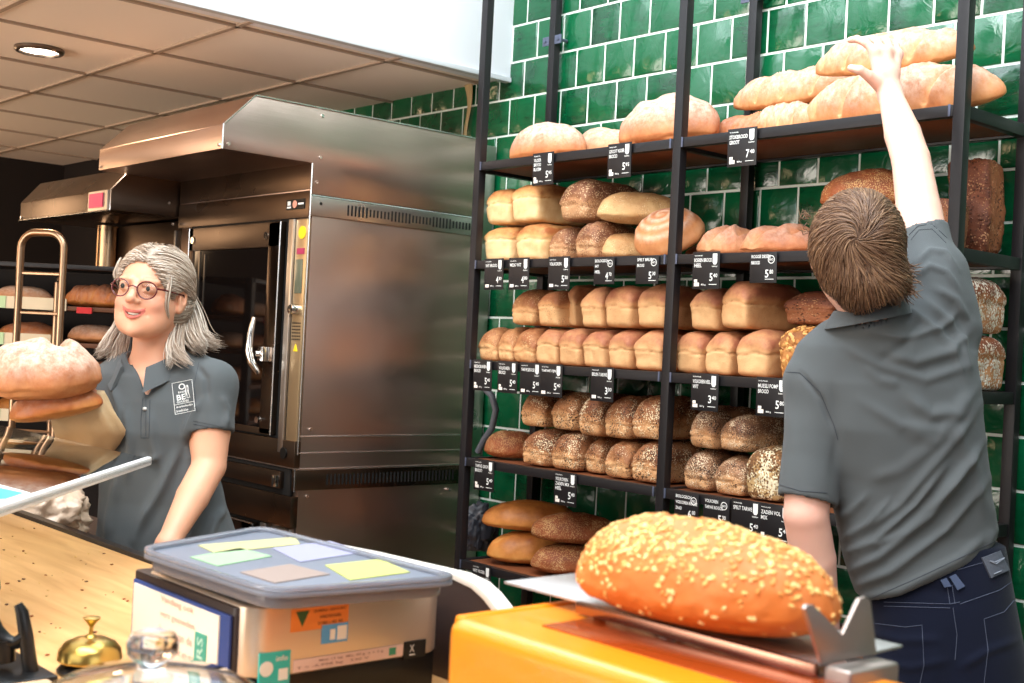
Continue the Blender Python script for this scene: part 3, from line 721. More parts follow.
# a few meshes of each kind, shared by the copies
TIN = [tin_mesh(seed=i, rough=1) for i in range(5)]
TINF = [tin_mesh(seed=20+i, dome=.26, crease=.62, h=.124, w=.112) for i in range(2)]       # nearly square white loaves
TINR = [tin_mesh(seed=40+i, dome=.5, crease=.35, rough=2.6, h=.118) for i in range(4)]      # round shouldered seeded loaves
def bread(me, mat, loc, rz=0, label='', group=None, name='loaf', scale=None, rx=0, ry=0, cat='bread'):
    key = me.name+'|'+mat.name
    if key in _bm: m2 = _bm[key]
    else: m2 = me.copy(); m2.materials.clear(); m2.materials.append(mat); _bm[key] = m2
    o = bpy.data.objects.new(name, m2); COL.objects.link(o); o.location = loc; o.rotation_euler = (rx, ry, rz)
    if scale: o.scale = scale
    return tag(o, label, cat, group)
_bm = {}
ZB = [z+.0005 for z in SZ]
def row_of_tins(spec):
    """spec: (left px, right px, base px y for the ray, shelf, lift, yfront, mesh, mat, dz scale, rot, name, label, group)"""
    for l, r_, py, sh, lift, yf, me, mat, hs, rz, nm, label, grp in spec:
        a, b = atY(l, py, yf)[0], atY(r_, py, yf)[0]
        w = b-a; wm = .112; a -= .010; b -= .010
        bread(me, mat, ((a+b)/2, yf, ZB[sh]+lift), rz, label, grp, nm, (w/wm, 1, hs))
G2a = 'white tin loaves on the second shelf'; G3a, G3b = 'wheat tin loaves in the lower row of the third shelf', 'wheat tin loaves in the upper row of the third shelf'
G4a, G4b = 'seeded tin loaves in the lower row of the fourth shelf', 'seeded tin loaves in the upper row of the fourth shelf'
LIFT = .1235
row_of_tins([
 # second shelf
 (484, 512, 255, 1, 0, 2.745, TINF[0], B['white'], 1.0, 0, 'tin_loaf', 'pale white tin loaf, lower of the pair beside the left rack post', G2a),
 (513, 546, 255, 1, 0, 2.745, TINF[1], B['white'], 1.02, -.05, 'tin_loaf', 'pale white tin loaf, bottom row, second from the left rack post', G2a),
 (485, 511, 220, 1, LIFT+.002, 2.745, TINF[1], B['white'], 1.0, 0, 'tin_loaf', 'pale white tin loaf, upper of the pair beside the left rack post', G2a),
 (511, 541, 218, 1, LIFT+.004, 2.745, TINF[0], B['white'], 1.06, .04, 'tin_loaf', 'large pale white tin loaf, top row, with browned crown', G2a),
 (547, 571, 255, 1, 0, 2.76, TINR[0], B['brown_grain'], .95, 0, 'grain_tin_loaf', 'small brown grain tin loaf in the bottom row between white loaf and brown loaf', 'brown grain tin loaves on the second shelf'),
 (571, 600, 256, 1, 0, 2.745, TINR[1], B['brown_grain'], 1.05, -.03, 'grain_tin_loaf', 'brown grain tin loaf next to the small pale oval loaf', 'brown grain tin loaves on the second shelf'),
 # third shelf, lower row
 (477, 496, 358, 2, 0, 2.745, TINR[2], B['wheat_speck'], .98, .02, 'tin_loaf', 'end loaf of the lower third shelf row, touching the left post', G3a),
 (497, 513, 360, 2, 0, 2.75, TINR[1], B['wheat_speck'], 1.0, .02, 'tin_loaf', 'narrow grainy loaf, second from the left post in the lower third shelf row', G3a),
 (513, 535, 361, 2, 0, 2.745, TINR[3], B['wheat_speck'], 1.02, 0, 'tin_loaf', 'grainy loaf, third from the left post in the lower third shelf row', G3a),
 (536, 558, 363, 2, 0, 2.745, TIN[0], B['wheat'], .98, 0, 'tin_loaf', 'smooth wheat loaf, fourth from the left post in the lower third shelf row', G3a),
 (559, 581, 365, 2, 0, 2.745, TIN[1], B['wheat'], 1.0, .01, 'tin_loaf', 'smooth wheat loaf, fifth from the left post in the lower third shelf row', G3a),
 (582, 606, 367, 2, 0, 2.745, TIN[2], B['wheat'], .98, -.01, 'tin_loaf', 'smooth wheat loaf above the single price card left of the middle post', G3a),
 (607, 631, 369, 2, 0, 2.745, TIN[3], B['wheat'], 1.0, 0, 'tin_loaf', 'smooth wheat loaf, second left of the middle post in the lower third shelf row', G3a),
 (632, 662, 371, 2, 0, 2.745, TIN[4], B['wheat'], 1.02, 0, 'tin_loaf', 'wide wheat loaf against the left side of the middle post, lower row of third shelf', G3a),
 (676, 704, 373, 2, 0, 2.745, TIN[1], B['wheat'], 1.02, 0, 'tin_loaf', 'wheat loaf just right of the middle post, lower row of third shelf', G3a),
 (705, 733, 376, 2, 0, 2.745, TIN[0], B['wheat'], 1.02, .02, 'tin_loaf', 'wheat loaf with open crease, second right of the middle post, lower row', G3a),
 (734, 769, 378, 2, 0, 2.745, TIN[3], B['wheat'], 1.08, -.03, 'tin_loaf', 'wheat loaf beside the scaly kernel loaf, lower row of third shelf', G3a),
 # third shelf, upper row
 (512, 534, 325, 2, LIFT, 2.75, TINR[0], B['wheat_speck'], 1.03, .10, 'tin_loaf', 'leftmost loaf of the upper third shelf row, leaning slightly', G3b),
 (535, 562, 326, 2, LIFT, 2.75, TIN[2], B['wheat_speck'], .97, 0, 'tin_loaf', 'flat topped pale loaf, second from left in the upper third shelf row', G3b),
 (563, 578, 325, 2, LIFT+.004, 2.80, TIN[0], B['wheat'], 1.12, 0, 'tin_loaf', 'loaf with pinkish dome pushed back behind the upper third shelf row', G3b),
 (579, 603, 328, 2, LIFT, 2.745, TIN[4], B['wheat'], 1.06, 0, 'tin_loaf', 'domed wheat loaf third from the middle post in the upper row', G3b),
 (604, 634, 328, 2, LIFT, 2.745, TIN[1], B['wheat'], 1.08, 0, 'tin_loaf', 'domed wheat loaf with dark crease, second left of the middle post, upper row', G3b),
 (635, 666, 329, 2, LIFT, 2.745, TIN[3], B['wheat'], 1.08, -.02, 'tin_loaf', 'domed wheat loaf partly behind the middle post, upper row of third shelf', G3b),
 (690, 718, 330, 2, LIFT+.002, 2.75, TIN[2], B['wheat'], 1.0, 0, 'tin_loaf', 'smaller wheat loaf in the upper row right of the middle post', G3b),
 (720, 750, 330, 2, LIFT+.002, 2.745, TIN[0], B['wheat'], 1.12, -.10, 'tin_loaf', 'big wheat loaf showing its long side, upper row right of the middle post', G3b),
 # fourth shelf
 (521, 547, 465, 3, 0, 2.745, TINR[0], B['seeded'], 1.02, 0, 'seeded_tin_loaf', 'seeded tin loaf beside the shiny oval loaf, lower row of fourth shelf', G4a),
 (547, 577, 470, 3, 0, 2.745, TINR[1], B['seeded'], 1.03, -.04, 'seeded_tin_loaf', 'seeded tin loaf with long dark side above the halfway card, lower row of fourth shelf', G4a),
 (583, 602, 474, 3, 0, 2.775, TINR[2], B['seeded'], .95, 0, 'seeded_tin_loaf', 'small set back seeded tin loaf in the middle of the lower fourth shelf row', G4a),
 (604, 629, 480, 3, 0, 2.745, TINR[3], B['seeded'], .98, 0, 'seeded_tin_loaf', 'seeded tin loaf, second left of the middle post, lower row of fourth shelf', G4a),
 (630, 660, 485, 3, 0, 2.745, TINR[0], B['seeded'], 1.05, 0, 'seeded_tin_loaf', 'seeded tin loaf at the left side of the middle post, lower row of fourth shelf', G4a),
 (521, 545, 427, 3, LIFT-.003, 2.75, TINR[3], B['seeded'], 1.03, .05, 'seeded_tin_loaf', 'leftmost seeded loaf of the upper fourth shelf row', G4b),
 (546, 576, 430, 3, LIFT, 2.75, TINR[2], B['seeded'], 1.03, -.08, 'seeded_tin_loaf', 'smooth faced seeded loaf, second from left in the upper fourth shelf row', G4b),
 (575, 602, 438, 3, LIFT-.006, 2.745, TINR[1], B['seeded'], 1.12, .02, 'seeded_tin_loaf', 'seeded loaf with pale torn crease in the middle of the upper fourth shelf row', G4b),
 (603, 629, 441, 3, LIFT-.006, 2.745, TINR[0], B['seeded'], 1.10, 0, 'seeded_tin_loaf', 'seeded loaf, second left of the middle post, upper row of fourth shelf', G4b),
 (630, 662, 442, 3, LIFT-.004, 2.745, TINR[3], B['seeded'], 1.10, -.02, 'seeded_tin_loaf', 'seeded loaf at the left side of the middle post, upper row of fourth shelf', G4b),
 (681, 710, 492, 3, 0, 2.745, TINR[1], B['seeded_grey'], .98, -.02, 'seeded_tin_loaf', 'greyish seeded loaf right of the middle post, lower row of fourth shelf', G4a),
 (711, 745, 497, 3, 0, 2.745, TINR[2], B['seeded_grey'], .92, 0, 'seeded_tin_loaf', 'low greyish seeded loaf beside the oat covered loaf', G4a),
 (686, 717, 456, 3, LIFT-.003, 2.745, TINR[3], B['seeded_grey'], 1.02, -.12, 'seeded_tin_loaf', 'tall greyish seeded loaf showing its side, upper row right of the middle post', G4b),
 (716, 747, 466, 3, LIFT-.014, 2.745, TINR[0], B['seeded_grey'], .86, -.10, 'seeded_tin_loaf', 'low greyish seeded loaf above the oat covered loaf’s neighbour', G4b),
 (746, 780, 502, 3, 0, 2.745, TINF[1], B['oat'], 1.18, 0, 'oat_tin_loaf', 'oat covered tin loaf in front of the man’s left sleeve', None),
])
# second shelf: large brown grain loaf lying on top, ovals, ring loaf, rustic loaves
def spx(l, r_, py, Y, sh): a, b = atY(l, py, Y)[0], atY(r_, py, Y)[0]; return (a+b)/2, b-a
x, w = spx(554, 584, 218, 2.745, 1)
bread(TINR[2], B['brown_grain'], (x, 2.745, ZB[1]+LIFT-.004), -.12, 'large brown grain loaf lying on two smaller ones, second shelf', 'brown grain tin loaves on the second shelf', 'grain_tin_loaf', (w/.112*1.05, 1.1, 1.16))
OV = [oval_mesh(.27, .15, .105, seed=60+i, wob=.6) for i in range(3)]
def hearth(me, mat, px, py, Y, sh, lift, rz, label, grp=None, nm='hearth_loaf', scale=None, rx=0, ry=0):
    X = atY(px, py, Y)[0]; return bread(me, mat, (X, Y, ZB[sh]+lift), rz, label, grp, nm, scale, rx, ry)
hearth(OV[0], B['pale_speck'], 625, 255, 2.86, 1, 0, 1.15, 'small pale speckled oval loaf under another one', 'pale speckled oval loaves', scale=(.85, .9, .85))
hearth(OV[1], B['pale_speck'], 638, 228, 2.86, 1, .088, .75, 'pale speckled oval loaf lying on top of another', 'pale speckled oval loaves', scale=(1, .95, .98))
ring = oval_mesh(.22, .20, .11, seed=71, ring=4, wob=.3, res=(26, 24, 14))
hearth(ring, B['flour_light'], 672, 255, 2.84, 1, .040, .3, 'round loaf with flour rings tilted behind the middle post, second shelf', scale=(1, 1, 1), rx=.62, ry=-.12)
hearth(OV[2], B['rustic'], 712, 252, 2.93, 1, 0, .1, 'low brown loaf hidden behind the ringed round loaf', scale=(.8, .9, .55))
rus = [oval_mesh(.26, .14, .085, seed=80+i, cuts=[(-.6, -.5, .5, .4, .018, .018), (.2, -.6, .8, .1, .013, .012)], wob=1.2) for i in range(2)]
hearth(rus[0], B['rustic'], 731, 252, 2.86, 1, 0, .62, 'rustic split loaf nearest the middle post, second shelf', 'rustic split loaves on the second shelf', scale=(.95, 1, 1.04))
hearth(rus[1], B['rustic'], 783, 250, 2.86, 1, 0, .55, 'rustic split loaf nearest the man’s head, second shelf', 'rustic split loaves on the second shelf', scale=(1, 1, .98))
hearth(OV[0], B['brown_seed_oval'], 868, 230, 2.87, 1, .118, .1, 'brown oval loaf peeking out above the man’s head', scale=(1.05, 1, 1.05))
hearth(OV[1], B['pale_speck'], 908, 245, 2.83, 1, 0, .05, 'tan loaf between the man’s raised arm and the right post', scale=(.85, .9, 1.3))
hearth(OV[2], B['flour_light'], 852, 248, 2.84, 1, 0, 0, 'lower loaf hidden by the man’s head on the second shelf', scale=(.95, 1, 1.0))
# right end of the second shelf: dark blocks
blk = tin_mesh(.11, .24, .11, seed=90, dome=.10, crease=.8, rough=3)
X = SX[2]-.10
bread(blk, B['dark_block'], (-1.572, 3.00, ZB[1]), 0, 'tall dark block loaf standing on its end at the right of the second shelf', 'dark block loaves', 'block_loaf', (1, 1, 1), rx=math.radians(90))
bread(blk, B['dark_block'], (-1.578, 2.755, ZB[1]), 0, 'dark block loaf lying in front of the upright one', 'dark block loaves', 'block_loaf', (1.05, .5, 1.12))
# right end of the third shelf: two pale speckled blocks
bread(TINF[0], B['flecked'], (-1.556, 2.755, ZB[2]), .0, 'lower of two white flecked loaves at the right end of the third shelf', 'flecked loaves at the right end', 'tin_loaf', (1.1, 1, 1.1))
bread(TINF[1], B['flecked'], (-1.556, 2.758, ZB[2]+.139), .0, 'upper of two white flecked loaves at the right end of the third shelf', 'flecked loaves at the right end', 'tin_loaf', (1.1, .95, 1.1))
# loaf behind in the right bay of the third shelf; dark crust colour stands for shade
bread(TIN[4], B['dark_block'], (atY(815, 330, 2.85)[0], 2.80, ZB[2]+.125), 0, 'reddish brown loaf coloured dark for the shadow behind the man’s collar', None, 'tin_loaf', (1.5, .8, .75))
bread(TIN[2], B['wheat'], (atY(833, 380, 2.80)[0], 2.79, ZB[2]), 0, 'loaf under the dark one, hidden behind the man’s shoulder', None, 'tin_loaf', (1.1, .9, 1))

# scaly kernel loaf (third shelf) with real kernels
def kernel_loaf():
    Xc, w = spx(773, 815, 380, 2.745, 2)
    e = bread(TINF[0], B['kernel'], (Xc, 2.745, ZB[2]), 0, 'loaf covered in large scaly kernels beside the man’s shoulder', None, 'kernel_loaf', (1.15, 1, 1.16))
    me = e.data; r = random.Random(5); b = MB(); polys = list(me.polygons); ws = [p.area for p in polys]
    for p in r.choices(polys, ws, k=900):
        if p.center.z < .008: continue
        n = p.normal; vs = [me.vertices[i].co for i in p.vertices]; u, v = r.random(), r.random()
        c = vs[0].lerp(vs[1], u).lerp(vs[3 % len(vs)].lerp(vs[2], u), v)
        t = (n.cross(Vector((r.uniform(-1, 1), r.uniform(-1, 1), r.uniform(-1, 1))))).normalized(); s = n.cross(t)
        a, bb, cc = .0085, .0052, .0022; nn = (n+t*r.uniform(-.4, .4)).normalized(); tt = nn.cross(s)
        b.mat(r.randrange(2)); b.T = Matrix(((tt[0]*a, s[0]*bb, nn[0]*cc, c[0]), (tt[1]*a, s[1]*bb, nn[1]*cc, c[1]), (tt[2]*a, s[2]*bb, nn[2]*cc, c[2]), (0, 0, 0, 1)))
        b.ball((0, 0, .3), 1, 3)
    b.T = None
    o = b.build('kernel_topping', [simple('tan kernel', (214, 160, 92), .5), simple('brown kernel', (180, 118, 60), .5)], e); o['kind'] = 'stuff'
kernel_loaf()
# shiny oval loaf on the fourth shelf, lowest shelf ovals
hearth(OV[1], B['brown_seed_oval'], 511, 463, 2.85, 3, 0, .95, 'shiny seeded oval loaf at the left end of the fourth shelf', scale=(.72, .82, .93))
ov5 = [oval_mesh(.30, .155, .10, seed=101, cuts=[(-.5, .0, .5, .05, .012, .006)], wob=.5), oval_mesh(.28, .15, .10, seed=102, cuts=[(-.75, -.2, .3, .1, .012, .007)], wob=.5)]
hearth(ov5[1], B['golden'], 527, 566, 2.87, 4, 0, 1.0, 'golden smooth oval loaf, lower left of the lowest shelf', 'golden oval loaves on the lowest shelf', scale=(1, 1, 1.08))
hearth(ov5[0], B['golden'], 531, 540, 2.88, 4, .10, .95, 'golden smooth oval loaf lying on top of another, lowest shelf', 'golden oval loaves on the lowest shelf', scale=(1.12, 1, 1.0))
hearth(OV[0], B['brown_seed_oval'], 568, 575, 2.86, 4, 0, .9, 'brown sesame oval loaf under another, lowest shelf', 'brown sesame oval loaves on the lowest shelf', scale=(.95, 1, .95))
hearth(OV[2], B['brown_seed_oval'], 575, 552, 2.87, 4, .093, .75, 'brown sesame oval loaf lying on top, lowest shelf', 'brown sesame oval loaves on the lowest shelf', scale=(1.08, 1, .95))
hearth(OV[1], B['brown_seed_oval'], 617, 585, 2.84, 4, 0, .7, 'brown sesame oval loaf half behind the big foreground loaf', 'brown sesame oval loaves on the lowest shelf', scale=(.95, 1, .9))
# top shelf: floury rounds and long sticks
fl = [oval_mesh(.32, .24, .15, seed=110, wob=1.3, flat=.3, taper=.85, res=(28, 22, 14)), oval_mesh(.26, .22, .13, seed=111, wob=1.2, flat=.3, res=(26, 22, 14)), oval_mesh(.38, .25, .18, seed=112, wob=1.5, flat=.3, taper=.85, res=(30, 22, 16))]
hearth(fl[0], B['flour'], 546, 152, 2.835, 0, 0, .0, 'floury domed loaf at the left end of the top shelf', 'floury hearth loaves on the top shelf', scale=(1.12, .60, .90))
hearth(fl[1], B['flour_light'], 602, 146, 2.965, 0, 0, .0, 'smaller tan loaf between two floury loaves on the top shelf', 'floury hearth loaves on the top shelf', scale=(1.12, .56, 1.0))
hearth(fl[2], B['flour'], 668, 138, 2.84, 0, 0, .0, 'biggest floury domed loaf, behind the middle post on the top shelf', 'floury hearth loaves on the top shelf', scale=(1.06, .72, .90))
st = [oval_mesh(.56, .125, .095, seed=120+i, slashes=4, wob=.5, taper=.72, res=(96, 18, 14)) for i in range(3)]
GS = 'long bread sticks piled on the top shelf'
hearth(st[0], B['stick_brown'], 772, 128, 2.955, 0, .010, .02, 'browner stick at the bottom left of the pile on the top shelf', GS, 'bread_stick', scale=(.78, 1.0, 1.05), rx=.4)
hearth(st[1], B['baguette'], 790, 123, 2.835, 0, .010, .04, 'pale stick end at the bottom front of the pile, left of the large stick', GS, 'bread_stick', scale=(.36, .95, 1.0), rx=.4)
LONG = hearth(st[2], B['baguette'], 902, 112, 2.835, 0, .012, -.03, 'longest pale stick reaching right past the right post', GS, 'bread_stick', scale=(1.03, .98, 1.32), rx=.5)
hearth(st[1], B['baguette'], 800, 93, 2.975, 0, .112, -.06, 'pale stick on the upper left of the pile, lying on the browner one', GS, 'bread_stick', scale=(.85, .95, 1.0), rx=.4)
TOPS = hearth(st[0], B['baguette'], 893, 70, 2.86, 0, .140, .04, 'topmost stick of the pile, gripped by the man’s hand', GS, 'bread_stick', scale=(.80, 1.0, 1.0), rx=.45)

def settle(objs, rounds=14):
    """neighbours press together but do not run into one another: lift what lies on top, slim what stands beside"""
    T = {}
    def tree(o):
        Mx = Matrix.LocRotScale(o.location, o.rotation_euler, o.scale); v = [Mx @ p.co for p in o.data.vertices]
        lo = [min(p[i] for p in v) for i in range(3)]; hi = [max(p[i] for p in v) for i in range(3)]
        T[o.name] = (BVHTree.FromPolygons(v, [tuple(p.vertices) for p in o.data.polygons]), lo, hi)
    for o in objs: tree(o)
    for _ in range(rounds):
        moved = set()
        for i, a in enumerate(objs):
            for b in objs[i+1:]:
                ta, tb = T[a.name], T[b.name]
                if any(ta[1][k] > tb[2][k] or tb[1][k] > ta[2][k] for k in range(3)): continue
                if not ta[0].overlap(tb[0]): continue
                dz = b.location.z-a.location.z
                if abs(dz) > .03: up_ = b if dz > 0 else a; up_.location.z += .0022; moved.add(up_)
                else:
                    for o in (a, b):
                        if o is LONG: continue
                        k = .985; stick = 'stick' in o.name; o.scale = (o.scale[0]*(1 if stick else k), o.scale[1]*(1 if 'tin' in o.name or 'kernel' in o.name else k), o.scale[2]*(k if stick else 1))
                        moved.add(o)
        for o in moved: tree(o)
        if not moved: break
settle([o for o in SC.objects if o.type == 'MESH' and o.parent is None and o.get('category') == 'bread'])
# ================================================================== SCULPTING TOOLS (distance fields -> one smooth surface)
def surfnet(fn, lo, hi, h):
    lo = np.array(lo, float); hi = np.array(hi, float); n = np.ceil((hi-lo)/h).astype(int)+1
    gx, gy, gz = [lo[i]+h*np.arange(n[i]) for i in range(3)]
    D = np.empty(n, np.float32)
    for i in range(0, n[0], 8):
        X, Y, Z = np.meshgrid(gx[i:i+8], gy, gz, indexing='ij')
        D[i:i+8] = fn(np.stack([X, Y, Z], -1).reshape(-1, 3)).reshape(X.shape)
    S = D < 0
    c = sum(S[i:n[0]-1+i, j:n[1]-1+j, k:n[2]-1+k].astype(np.int8) for i in (0, 1) for j in (0, 1) for k in (0, 1))
    mask = (c > 0) & (c < 8); idx = -np.ones(mask.shape, np.int64); idx[mask] = np.arange(mask.sum())
    cells = np.argwhere(mask); pos = np.zeros((len(cells), 3)); cnt = np.zeros(len(cells))
    cor = {(i, j, k): D[cells[:, 0]+i, cells[:, 1]+j, cells[:, 2]+k] for i in (0, 1) for j in (0, 1) for k in (0, 1)}
    for a in cor:
        for ax in range(3):
            if a[ax]: continue
            b = list(a); b[ax] = 1; b = tuple(b); va, vb = cor[a], cor[b]; cr = (va < 0) != (vb < 0)
            t = np.where(cr, va/np.where(va == vb, 1, va-vb), 0)
            p = np.array(a, float)[None]+t[:, None]*(np.array(b)-np.array(a))[None]
            pos += p*cr[:, None]; cnt += cr
    V = lo+(cells+pos/cnt[:, None])*h
    F = []
    for ax in range(3):
        u, v = (ax+1) % 3, (ax+2) % 3
        sl0 = [slice(None)]*3; sl1 = [slice(None)]*3; sl0[ax] = slice(0, n[ax]-1); sl1[ax] = slice(1, n[ax])
        A, Bq = S[tuple(sl0)], S[tuple(sl1)]; e = np.argwhere(A != Bq)
        e = e[(e[:, u] > 0) & (e[:, v] > 0) & (e[:, u] < n[u]-1) & (e[:, v] < n[v]-1)]
        if not len(e): continue
        def at(du, dv):
            q = e.copy(); q[:, u] += du; q[:, v] += dv; return idx[q[:, 0], q[:, 1], q[:, 2]]
        q = np.stack([at(-1, -1), at(0, -1), at(0, 0), at(-1, 0)], 1)
        ins = A[e[:, 0], e[:, 1], e[:, 2]]
        q[~ins] = q[~ins][:, ::-1]; F.append(q)
    F = np.concatenate(F); F = F[(F >= 0).all(1)]
    return V, F
def _dot(a, b): return (a*b).sum(-1)
def cap(P, a, b, ra, rb):
    a = np.asarray(a, float); b = np.asarray(b, float); d = b-a; t = np.clip(((P-a)@d)/max(d@d, 1e-12), 0, 1)
    return np.linalg.norm(P-a-t[:, None]*d, axis=1)-(ra+(rb-ra)*t)
def chain(P, pts, rs, k=.01):
    out = cap(P, pts[0], pts[1], rs[0], rs[1])
    for i in range(1, len(pts)-1): out = smin(out, cap(P, pts[i], pts[i+1], rs[i], rs[i+1]), min(k, .004))
    return out
def ell(P, c, r, R=None):
    q = P-np.asarray(c, float)
    if R is not None: q = q@R
    r = np.asarray(r, float); k0 = np.linalg.norm(q/r, axis=1); k1 = np.linalg.norm(q/(r*r), axis=1)
    return k0*(k0-1)/np.maximum(k1, 1e-9)
def smin(a, b, k): h = np.clip(.5+.5*(b-a)/k, 0, 1); return b+(a-b)*h-k*h*(1-h)
def smax(a, b, k): return -smin(-a, -b, k)
def grow(fn, lo, hi, h, relax=0):
    V, F = surfnet(fn, lo, hi, h)
    return V, F
def body_mesh(name, V, F, cols=None):
    me = bpy.data.meshes.new(name); me.from_pydata(V.tolist(), [], F.tolist()); me.update()
    me.polygons.foreach_set('use_smooth', [True]*len(me.polygons))
    if cols is not None:
        a = me.color_attributes.new('skin', 'FLOAT_COLOR', 'POINT'); c4 = np.ones((len(V), 4), np.float32); c4[:, :3] = cols; a.data.foreach_set('color', c4.ravel())
    return me
def lerp_rows(rows):
    """rows (left px, right px, py, D, depth half) -> arrays by z: centre xy, lateral half, depth half"""
    Z, C, A, Bd = [], [], [], []
    for l, r_, y, D, bd in rows:
        p = atD((l+r_)/2, y, D); a = (r_-l)/2*D/FPX
        Z.append(p[2]); C.append(p[:2]); A.append(a); Bd.append(bd)
    o = np.argsort(Z); return np.array(Z)[o], np.array(C)[o], np.array(A)[o], np.array(Bd)[o]
def stack(P, T, ex=2.4, yaw=0, grow_=0, round_=.03):
    """elliptical sections stacked along z"""
    Z, C, A, Bd = T; z = P[:, 2]
    cx = np.interp(z, Z, C[:, 0]); cy = np.interp(z, Z, C[:, 1]); a = np.interp(z, Z, A)+grow_; b = np.interp(z, Z, Bd)+grow_
    lx, ly = cR0[0], cR0[1]; dx = P[:, 0]-cx; dy = P[:, 1]-cy
    u = dx*lx+dy*ly; v = -dx*ly+dy*lx
    if yaw: c, s = math.cos(yaw), math.sin(yaw); u, v = u*c+v*s, -u*s+v*c
    k = ((np.abs(u)/a)**ex+(np.abs(v)/b)**ex)**(1/ex)
    d = (k-1)*np.minimum(a, b)
    zt, zb = Z[-1]+grow_, Z[0]-grow_
    return smax(smax(d, z-zt, round_), zb-z, .004)
def ridge_disp(V, N, folds, facing=True):
    """raise folds drawn as polylines in the picture of the cloth; (pts, width px, height m)"""
    x, y, d = proj(V); out = np.zeros(len(V))
    vis = np.clip(-(N@cF)*2.0+.25, 0, 1) if facing else np.ones(len(V))
    for pts, w, hgt in folds:
        best = np.full(len(V), 1e9); tt = np.zeros(len(V)); tot = len(pts)-1
        for i in range(tot):
            a = np.array(pts[i], float); b = np.array(pts[i+1], float); e = b-a
            t = np.clip(((x-a[0])*e[0]+(y-a[1])*e[1])/(e@e), 0, 1); dd = np.hypot(x-a[0]-t*e[0], y-a[1]-t*e[1])
            m = dd < best; best = np.where(m, dd, best); tt = np.where(m, (i+t)/tot, tt)
        env = np.clip(np.minimum(tt, 1-tt)*4+.25, 0, 1)
        out += hgt*np.exp(-(best/w)**2)*env*vis
    return out
def normals(V, F):
    n = np.zeros_like(V); a = np.cross(V[F[:, 2]]-V[F[:, 0]], V[F[:, 3]]-V[F[:, 1]])
    for k in range(4): np.add.at(n, F[:, k], a)
    return n/np.maximum(np.linalg.norm(n, axis=1), 1e-12)[:, None]
def relax(V, F, it=2, f=.5):
    for _ in range(it):
        s = np.zeros_like(V); c = np.zeros(len(V))
        for k in range(4):
            for j in (1, 3): np.add.at(s, F[:, k], V[F[:, (k+j) % 4]]); np.add.at(c, F[:, k], 1)
        V = V*(1-f)+f*s/c[:, None]
    return V
def skin_material(name, base, rough=.5):
    m, N, L, P = newmat(name); a = N.new('ShaderNodeAttribute'); a.attribute_name = 'skin'
    L.new(a.outputs['Color'], P.inputs['Base Color']); P.inputs['Roughness'].default_value = rough
    P.inputs['Subsurface Weight'].default_value = .15; P.inputs['Subsurface Radius'].default_value = (.012, .005, .003); P.inputs['Subsurface Scale'].default_value = .5
    tc = N.new('ShaderNodeTexCoord'); nz = N.new('ShaderNodeTexNoise'); nz.inputs['Scale'].default_value = 220; L.new(tc.outputs['Object'], nz.inputs['Vector'])
    b = N.new('ShaderNodeBump'); b.inputs['Strength'].default_value = .12; b.inputs['Distance'].default_value = .002; L.new(nz.outputs[0], b.inputs['Height']); L.new(b.outputs[0], P.inputs['Normal'])
    return m
def fabric(name, rgb, rough=.85, scale=900, bump=.25, var=.12):
    m, N, L, P = newmat(name); P.inputs['Roughness'].default_value = rough; P.inputs['Sheen Weight'].default_value = .08; P.inputs['Sheen Roughness'].default_value = .5
    P.inputs['Specular IOR Level'].default_value = .2
    tc = N.new('ShaderNodeTexCoord'); w1 = N.new('ShaderNodeTexNoise'); w1.inputs['Scale'].default_value = scale; L.new(tc.outputs['Object'], w1.inputs['Vector'])
    n2 = N.new('ShaderNodeTexNoise'); n2.inputs['Scale'].default_value = 5; n2.inputs['Detail'].default_value = 3; L.new(tc.outputs['Object'], n2.inputs['Vector'])
    r = N.new('ShaderNodeMapRange'); r.inputs['To Min'].default_value = 1-var; r.inputs['To Max'].default_value = 1+var; L.new(n2.outputs[0], r.inputs[0])
    h = N.new('ShaderNodeHueSaturation'); h.inputs['Color'].default_value = lin(rgb); L.new(r.outputs[0], h.inputs['Value']); L.new(h.outputs[0], P.inputs['Base Color'])
    b = N.new('ShaderNodeBump'); b.inputs['Strength'].default_value = bump; b.inputs['Distance'].default_value = .001; L.new(w1.outputs[0], b.inputs['Height']); L.new(b.outputs[0], P.inputs['Normal'])
    return m
M['polo'] = fabric('grey polo cotton', (84, 88, 90))
M['denim'] = fabric('dark blue denim', (8, 15, 36), scale=700, bump=.5, var=.35)
M['stitch'] = simple('pale denim thread', (78, 84, 104), .8)

def bvh_of(V, F): return BVHTree.FromPolygons([Vector(v) for v in V], [tuple(map(int, f)) for f in F])
def drape(bvh, px, py, off=.0015):
    """the point of a real surface seen at a picture position, lifted off it"""
    d = Vector(ray(px, py)).normalized(); hit = bvh.ray_cast(Vector(cO), d)
    if hit[0] is None: return None
    n = hit[1]
    if n.dot(d) > 0: n = -n
    return np.array(hit[0]+n*off)
def drape_line(b, bvh, pts, w, off=.0012, step=3.0):
    """a narrow strip lying on the surface along a drawn polyline (w in metres)"""
    out = []
    for (x0, y0), (x1, y1) in zip(pts, pts[1:]):
        n = max(1, int(math.hypot(x1-x0, y1-y0)/step))
        out += [(x0+(x1-x0)*i/n, y0+(y1-y0)*i/n) for i in range(n)]
    out.append(pts[-1]); Q = [drape(bvh, *p, off) for p in out]; Q = [q for q in Q if q is not None]
    if len(Q) > 1: b.tube([tuple(q) for q in Q], w/2, 5)
    return b
